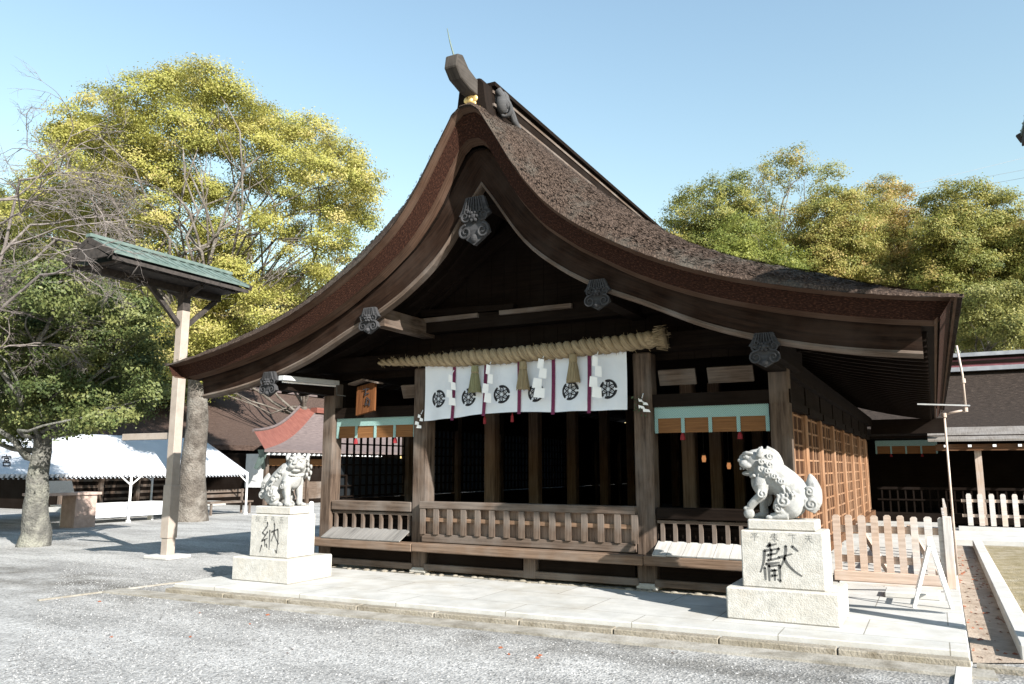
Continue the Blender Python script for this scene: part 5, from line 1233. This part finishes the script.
# trees beyond the hall on the right
RT_ = [(735, 44, [(672, 215, 12), (690, 200, 16), (712, 190, 16), (738, 178, 10), (730, 198, 16), (700, 225, 22), (725, 222, 22), (745, 210, 16), (682, 235, 16), (760, 230, 18), (745, 245, 20), (715, 250, 20)], 'mixed green and yellow tree directly right of the hall roof slope', LEAF_R, 0, -.08, .8),
       (775, 48, [(775, 162, 15), (795, 156, 14), (762, 178, 14), (808, 172, 12), (788, 180, 14), (770, 200, 12), (830, 172, 14), (820, 190, 12), (775, 214, 15), (792, 222, 17), (765, 232, 17), (802, 236, 18), (782, 248, 18), (752, 195, 12), (745, 185, 10), (812, 205, 14)], 'tall airy tree with bare forked limbs, highest on the right skyline', LEAF_R, 0, .0, .58),
       (760, 40, [(730, 240, 18), (745, 228, 14), (770, 250, 18), (790, 262, 18), (755, 262, 18), (720, 258, 14), (735, 222, 10)], 'bright green low tree just above the hall eave, left among the right trees', LEAF_G, 0, .05, 1),
       (835, 44, [(840, 198, 18), (822, 212, 18), (858, 205, 16), (845, 225, 24), (815, 240, 22), (870, 230, 18), (830, 255, 22), (860, 255, 22), (805, 215, 14)], 'round yellowish tree in the middle of the right skyline', LEAF_R, 0, .1, 1),
       (895, 47, [(870, 192, 12), (888, 188, 14), (905, 194, 12), (885, 210, 18), (905, 222, 16), (880, 235, 18), (900, 250, 20), (875, 262, 18), (918, 250, 14), (893, 268, 16)], 'orange tinged tree left of the sky gap above the hall corner', LEAF_R, 0, .22, .9),
       (965, 42, [(930, 205, 14), (948, 194, 14), (970, 192, 16), (990, 200, 16), (1010, 205, 16), (935, 230, 20), (962, 222, 22), (990, 230, 22), (1015, 230, 20), (930, 262, 20), (955, 258, 24), (985, 262, 24), (1015, 265, 24), (1040, 230, 26), (1040, 280, 30), (940, 285, 16)], 'broad yellow green tree filling the right edge above the far hall', LEAF_R, 0, 0, 1),
       (985, 36, [(975, 295, 20), (1000, 300, 22), (1022, 310, 22), (985, 325, 20), (1010, 335, 22), (965, 320, 14), (1040, 340, 24), (962, 345, 12), (985, 350, 14), (1040, 310, 24)], 'greener tree with bare stems low at the right edge behind the far roof', LEAF_MID, 0, .12, .9)]
for (bx, D, lst, lab, m, _, tb, dn) in RT_:
    if dn > .6: lst = lst+[(l[0]+random.uniform(-8, 8), l[1]+k*24, l[2]*1.15) for l in lst for k in (1, 2, 3, 4) if l[1]+k*24 < 345-.14*max(0, 960-l[0])-8]
    B0 = ondist(bx, 470, D); B0.z = 0; top = ondist(bx, max(l[1] for l in lst)+10, D)
    tree(lab, B0, .32, top, pix_lobes(lst, D, 2.0, tb), m, BARK, twigs=3, name='background_tree', group='trees beyond the hall on the right', clump=.46, per=int(115*dn), leaf=.060, dens=1.7*(.8 if dn < .6 else 1), low=.8, branchr=.14, tintbase=.5, tintvar=.24)
# a darker mass of wood behind, closing the gaps low down
# fern at the camphor foot
p = onz(192, 517, 0)+Vector((.55, -.45, 0)); b = MB()
for k in range(46):
    a = random.uniform(0, 2*PI); d = Vector((math.cos(a), math.sin(a), random.uniform(.3, 1.4))).normalized(); L_ = random.uniform(.25, .55); s_ = Vector((-math.sin(a), math.cos(a), 0))*.03
    q = p+d*L_*.6+Vector((0, 0, .02)); e = p+d*L_-Vector((0, 0, .08)); b.poly([p-s_*.4, p+s_*.4, q+s_, e, q-s_])
tag(b.build('fern', rough_mat('fern_leaf', (.12, .17, .03), (.28, .30, .07), 5, .6, 0), loc=p), 'small bright green fern at the foot of the mottled trunk', 'plant')

# ================================================================== FALLEN LEAVES
b = MB()
for k in range(190):
    if k < 140: p = Vector((random.uniform(.17, .52), random.uniform(8, 17), .016))
    elif k < 160: p = Vector((random.uniform(.75, 2.2), random.uniform(8.2, 15), .026))
    else: p = Vector((random.uniform(-9, .6), random.uniform(3.5, 7.2), .006))
    a = random.uniform(0, PI); d = Vector((math.cos(a), math.sin(a), 0))*random.uniform(.012, .03); e = Vector((-d.y, d.x, .3*d.length))*.6
    b.poly([p-d, p-e, p+d, p+e+Vector((0, 0, .006))])
b.build('fallen_leaves', rough_mat('red_leaf', (.16, .035, .015), (.30, .12, .06), 3, .7, 0), kind='stuff', fix=False)

# loose gravel stones in the foreground
n = 52000
y = 3.6+rng.random(n)**1.25*5.2; x = rng.uniform(-1.35, .28, n)*(y+1.0); k_ = (x < .6)&~((x > -9.2)&(y > 7.0)); x = x[k_]; y = y[k_]; n = len(x)
r = rng.uniform(.004, .012, n)*(1+(rng.random(n) < .06)*.6); a = rng.uniform(0, 2*PI, n)
V = np.zeros((n, 5, 3)); 
for q in range(4):
    V[:, q, 0] = x+np.cos(a+q*PI/2)*r*rng.uniform(.6, 1.2, n); V[:, q, 1] = y+np.sin(a+q*PI/2)*r*rng.uniform(.6, 1.2, n); V[:, q, 2] = .001
V[:, 4, 0] = x+rng.normal(0, .2, n)*r; V[:, 4, 1] = y+rng.normal(0, .2, n)*r; V[:, 4, 2] = r*rng.uniform(.5, .9, n)
me = bpy.data.meshes.new('gravel_stones'); me.vertices.add(n*5); me.vertices.foreach_set('co', V.astype(np.float32).ravel())
F = (np.arange(n)[:, None, None]*5+np.array([[0, 1, 4], [1, 2, 4], [2, 3, 4], [3, 0, 4]])[None]).reshape(-1)
me.loops.add(len(F)); me.loops.foreach_set('vertex_index', F.astype(np.int32)); nf = len(F)//3; me.polygons.add(nf)
me.polygons.foreach_set('loop_start', np.arange(0, nf*3, 3, dtype=np.int32)); me.polygons.foreach_set('loop_total', np.full(nf, 3, dtype=np.int32))
at_ = me.attributes.new('tint', 'FLOAT', 'FACE'); at_.data.foreach_set('value', np.repeat(rng.random(n), 4).astype(np.float32)); me.update()
gm, gn, gl, gb = newmat('gravel_stone'); ga = gn.new('ShaderNodeAttribute'); ga.attribute_name = 'tint'; gr = ramp(gn, [(0, (.11, .11, .11)), (.5, (.25, .248, .244)), (1, (.42, .415, .405))]); gl.new(ga.outputs['Fac'], gr.inputs[0]); gl.new(gr.outputs[0], gb.inputs['Base Color']); gb.inputs['Roughness'].default_value = .95; gb.inputs['Specular IOR Level'].default_value = .1
me.materials.append(gm); go = bpy.data.objects.new('gravel_stones', me); col.objects.link(go); go['kind'] = 'stuff'
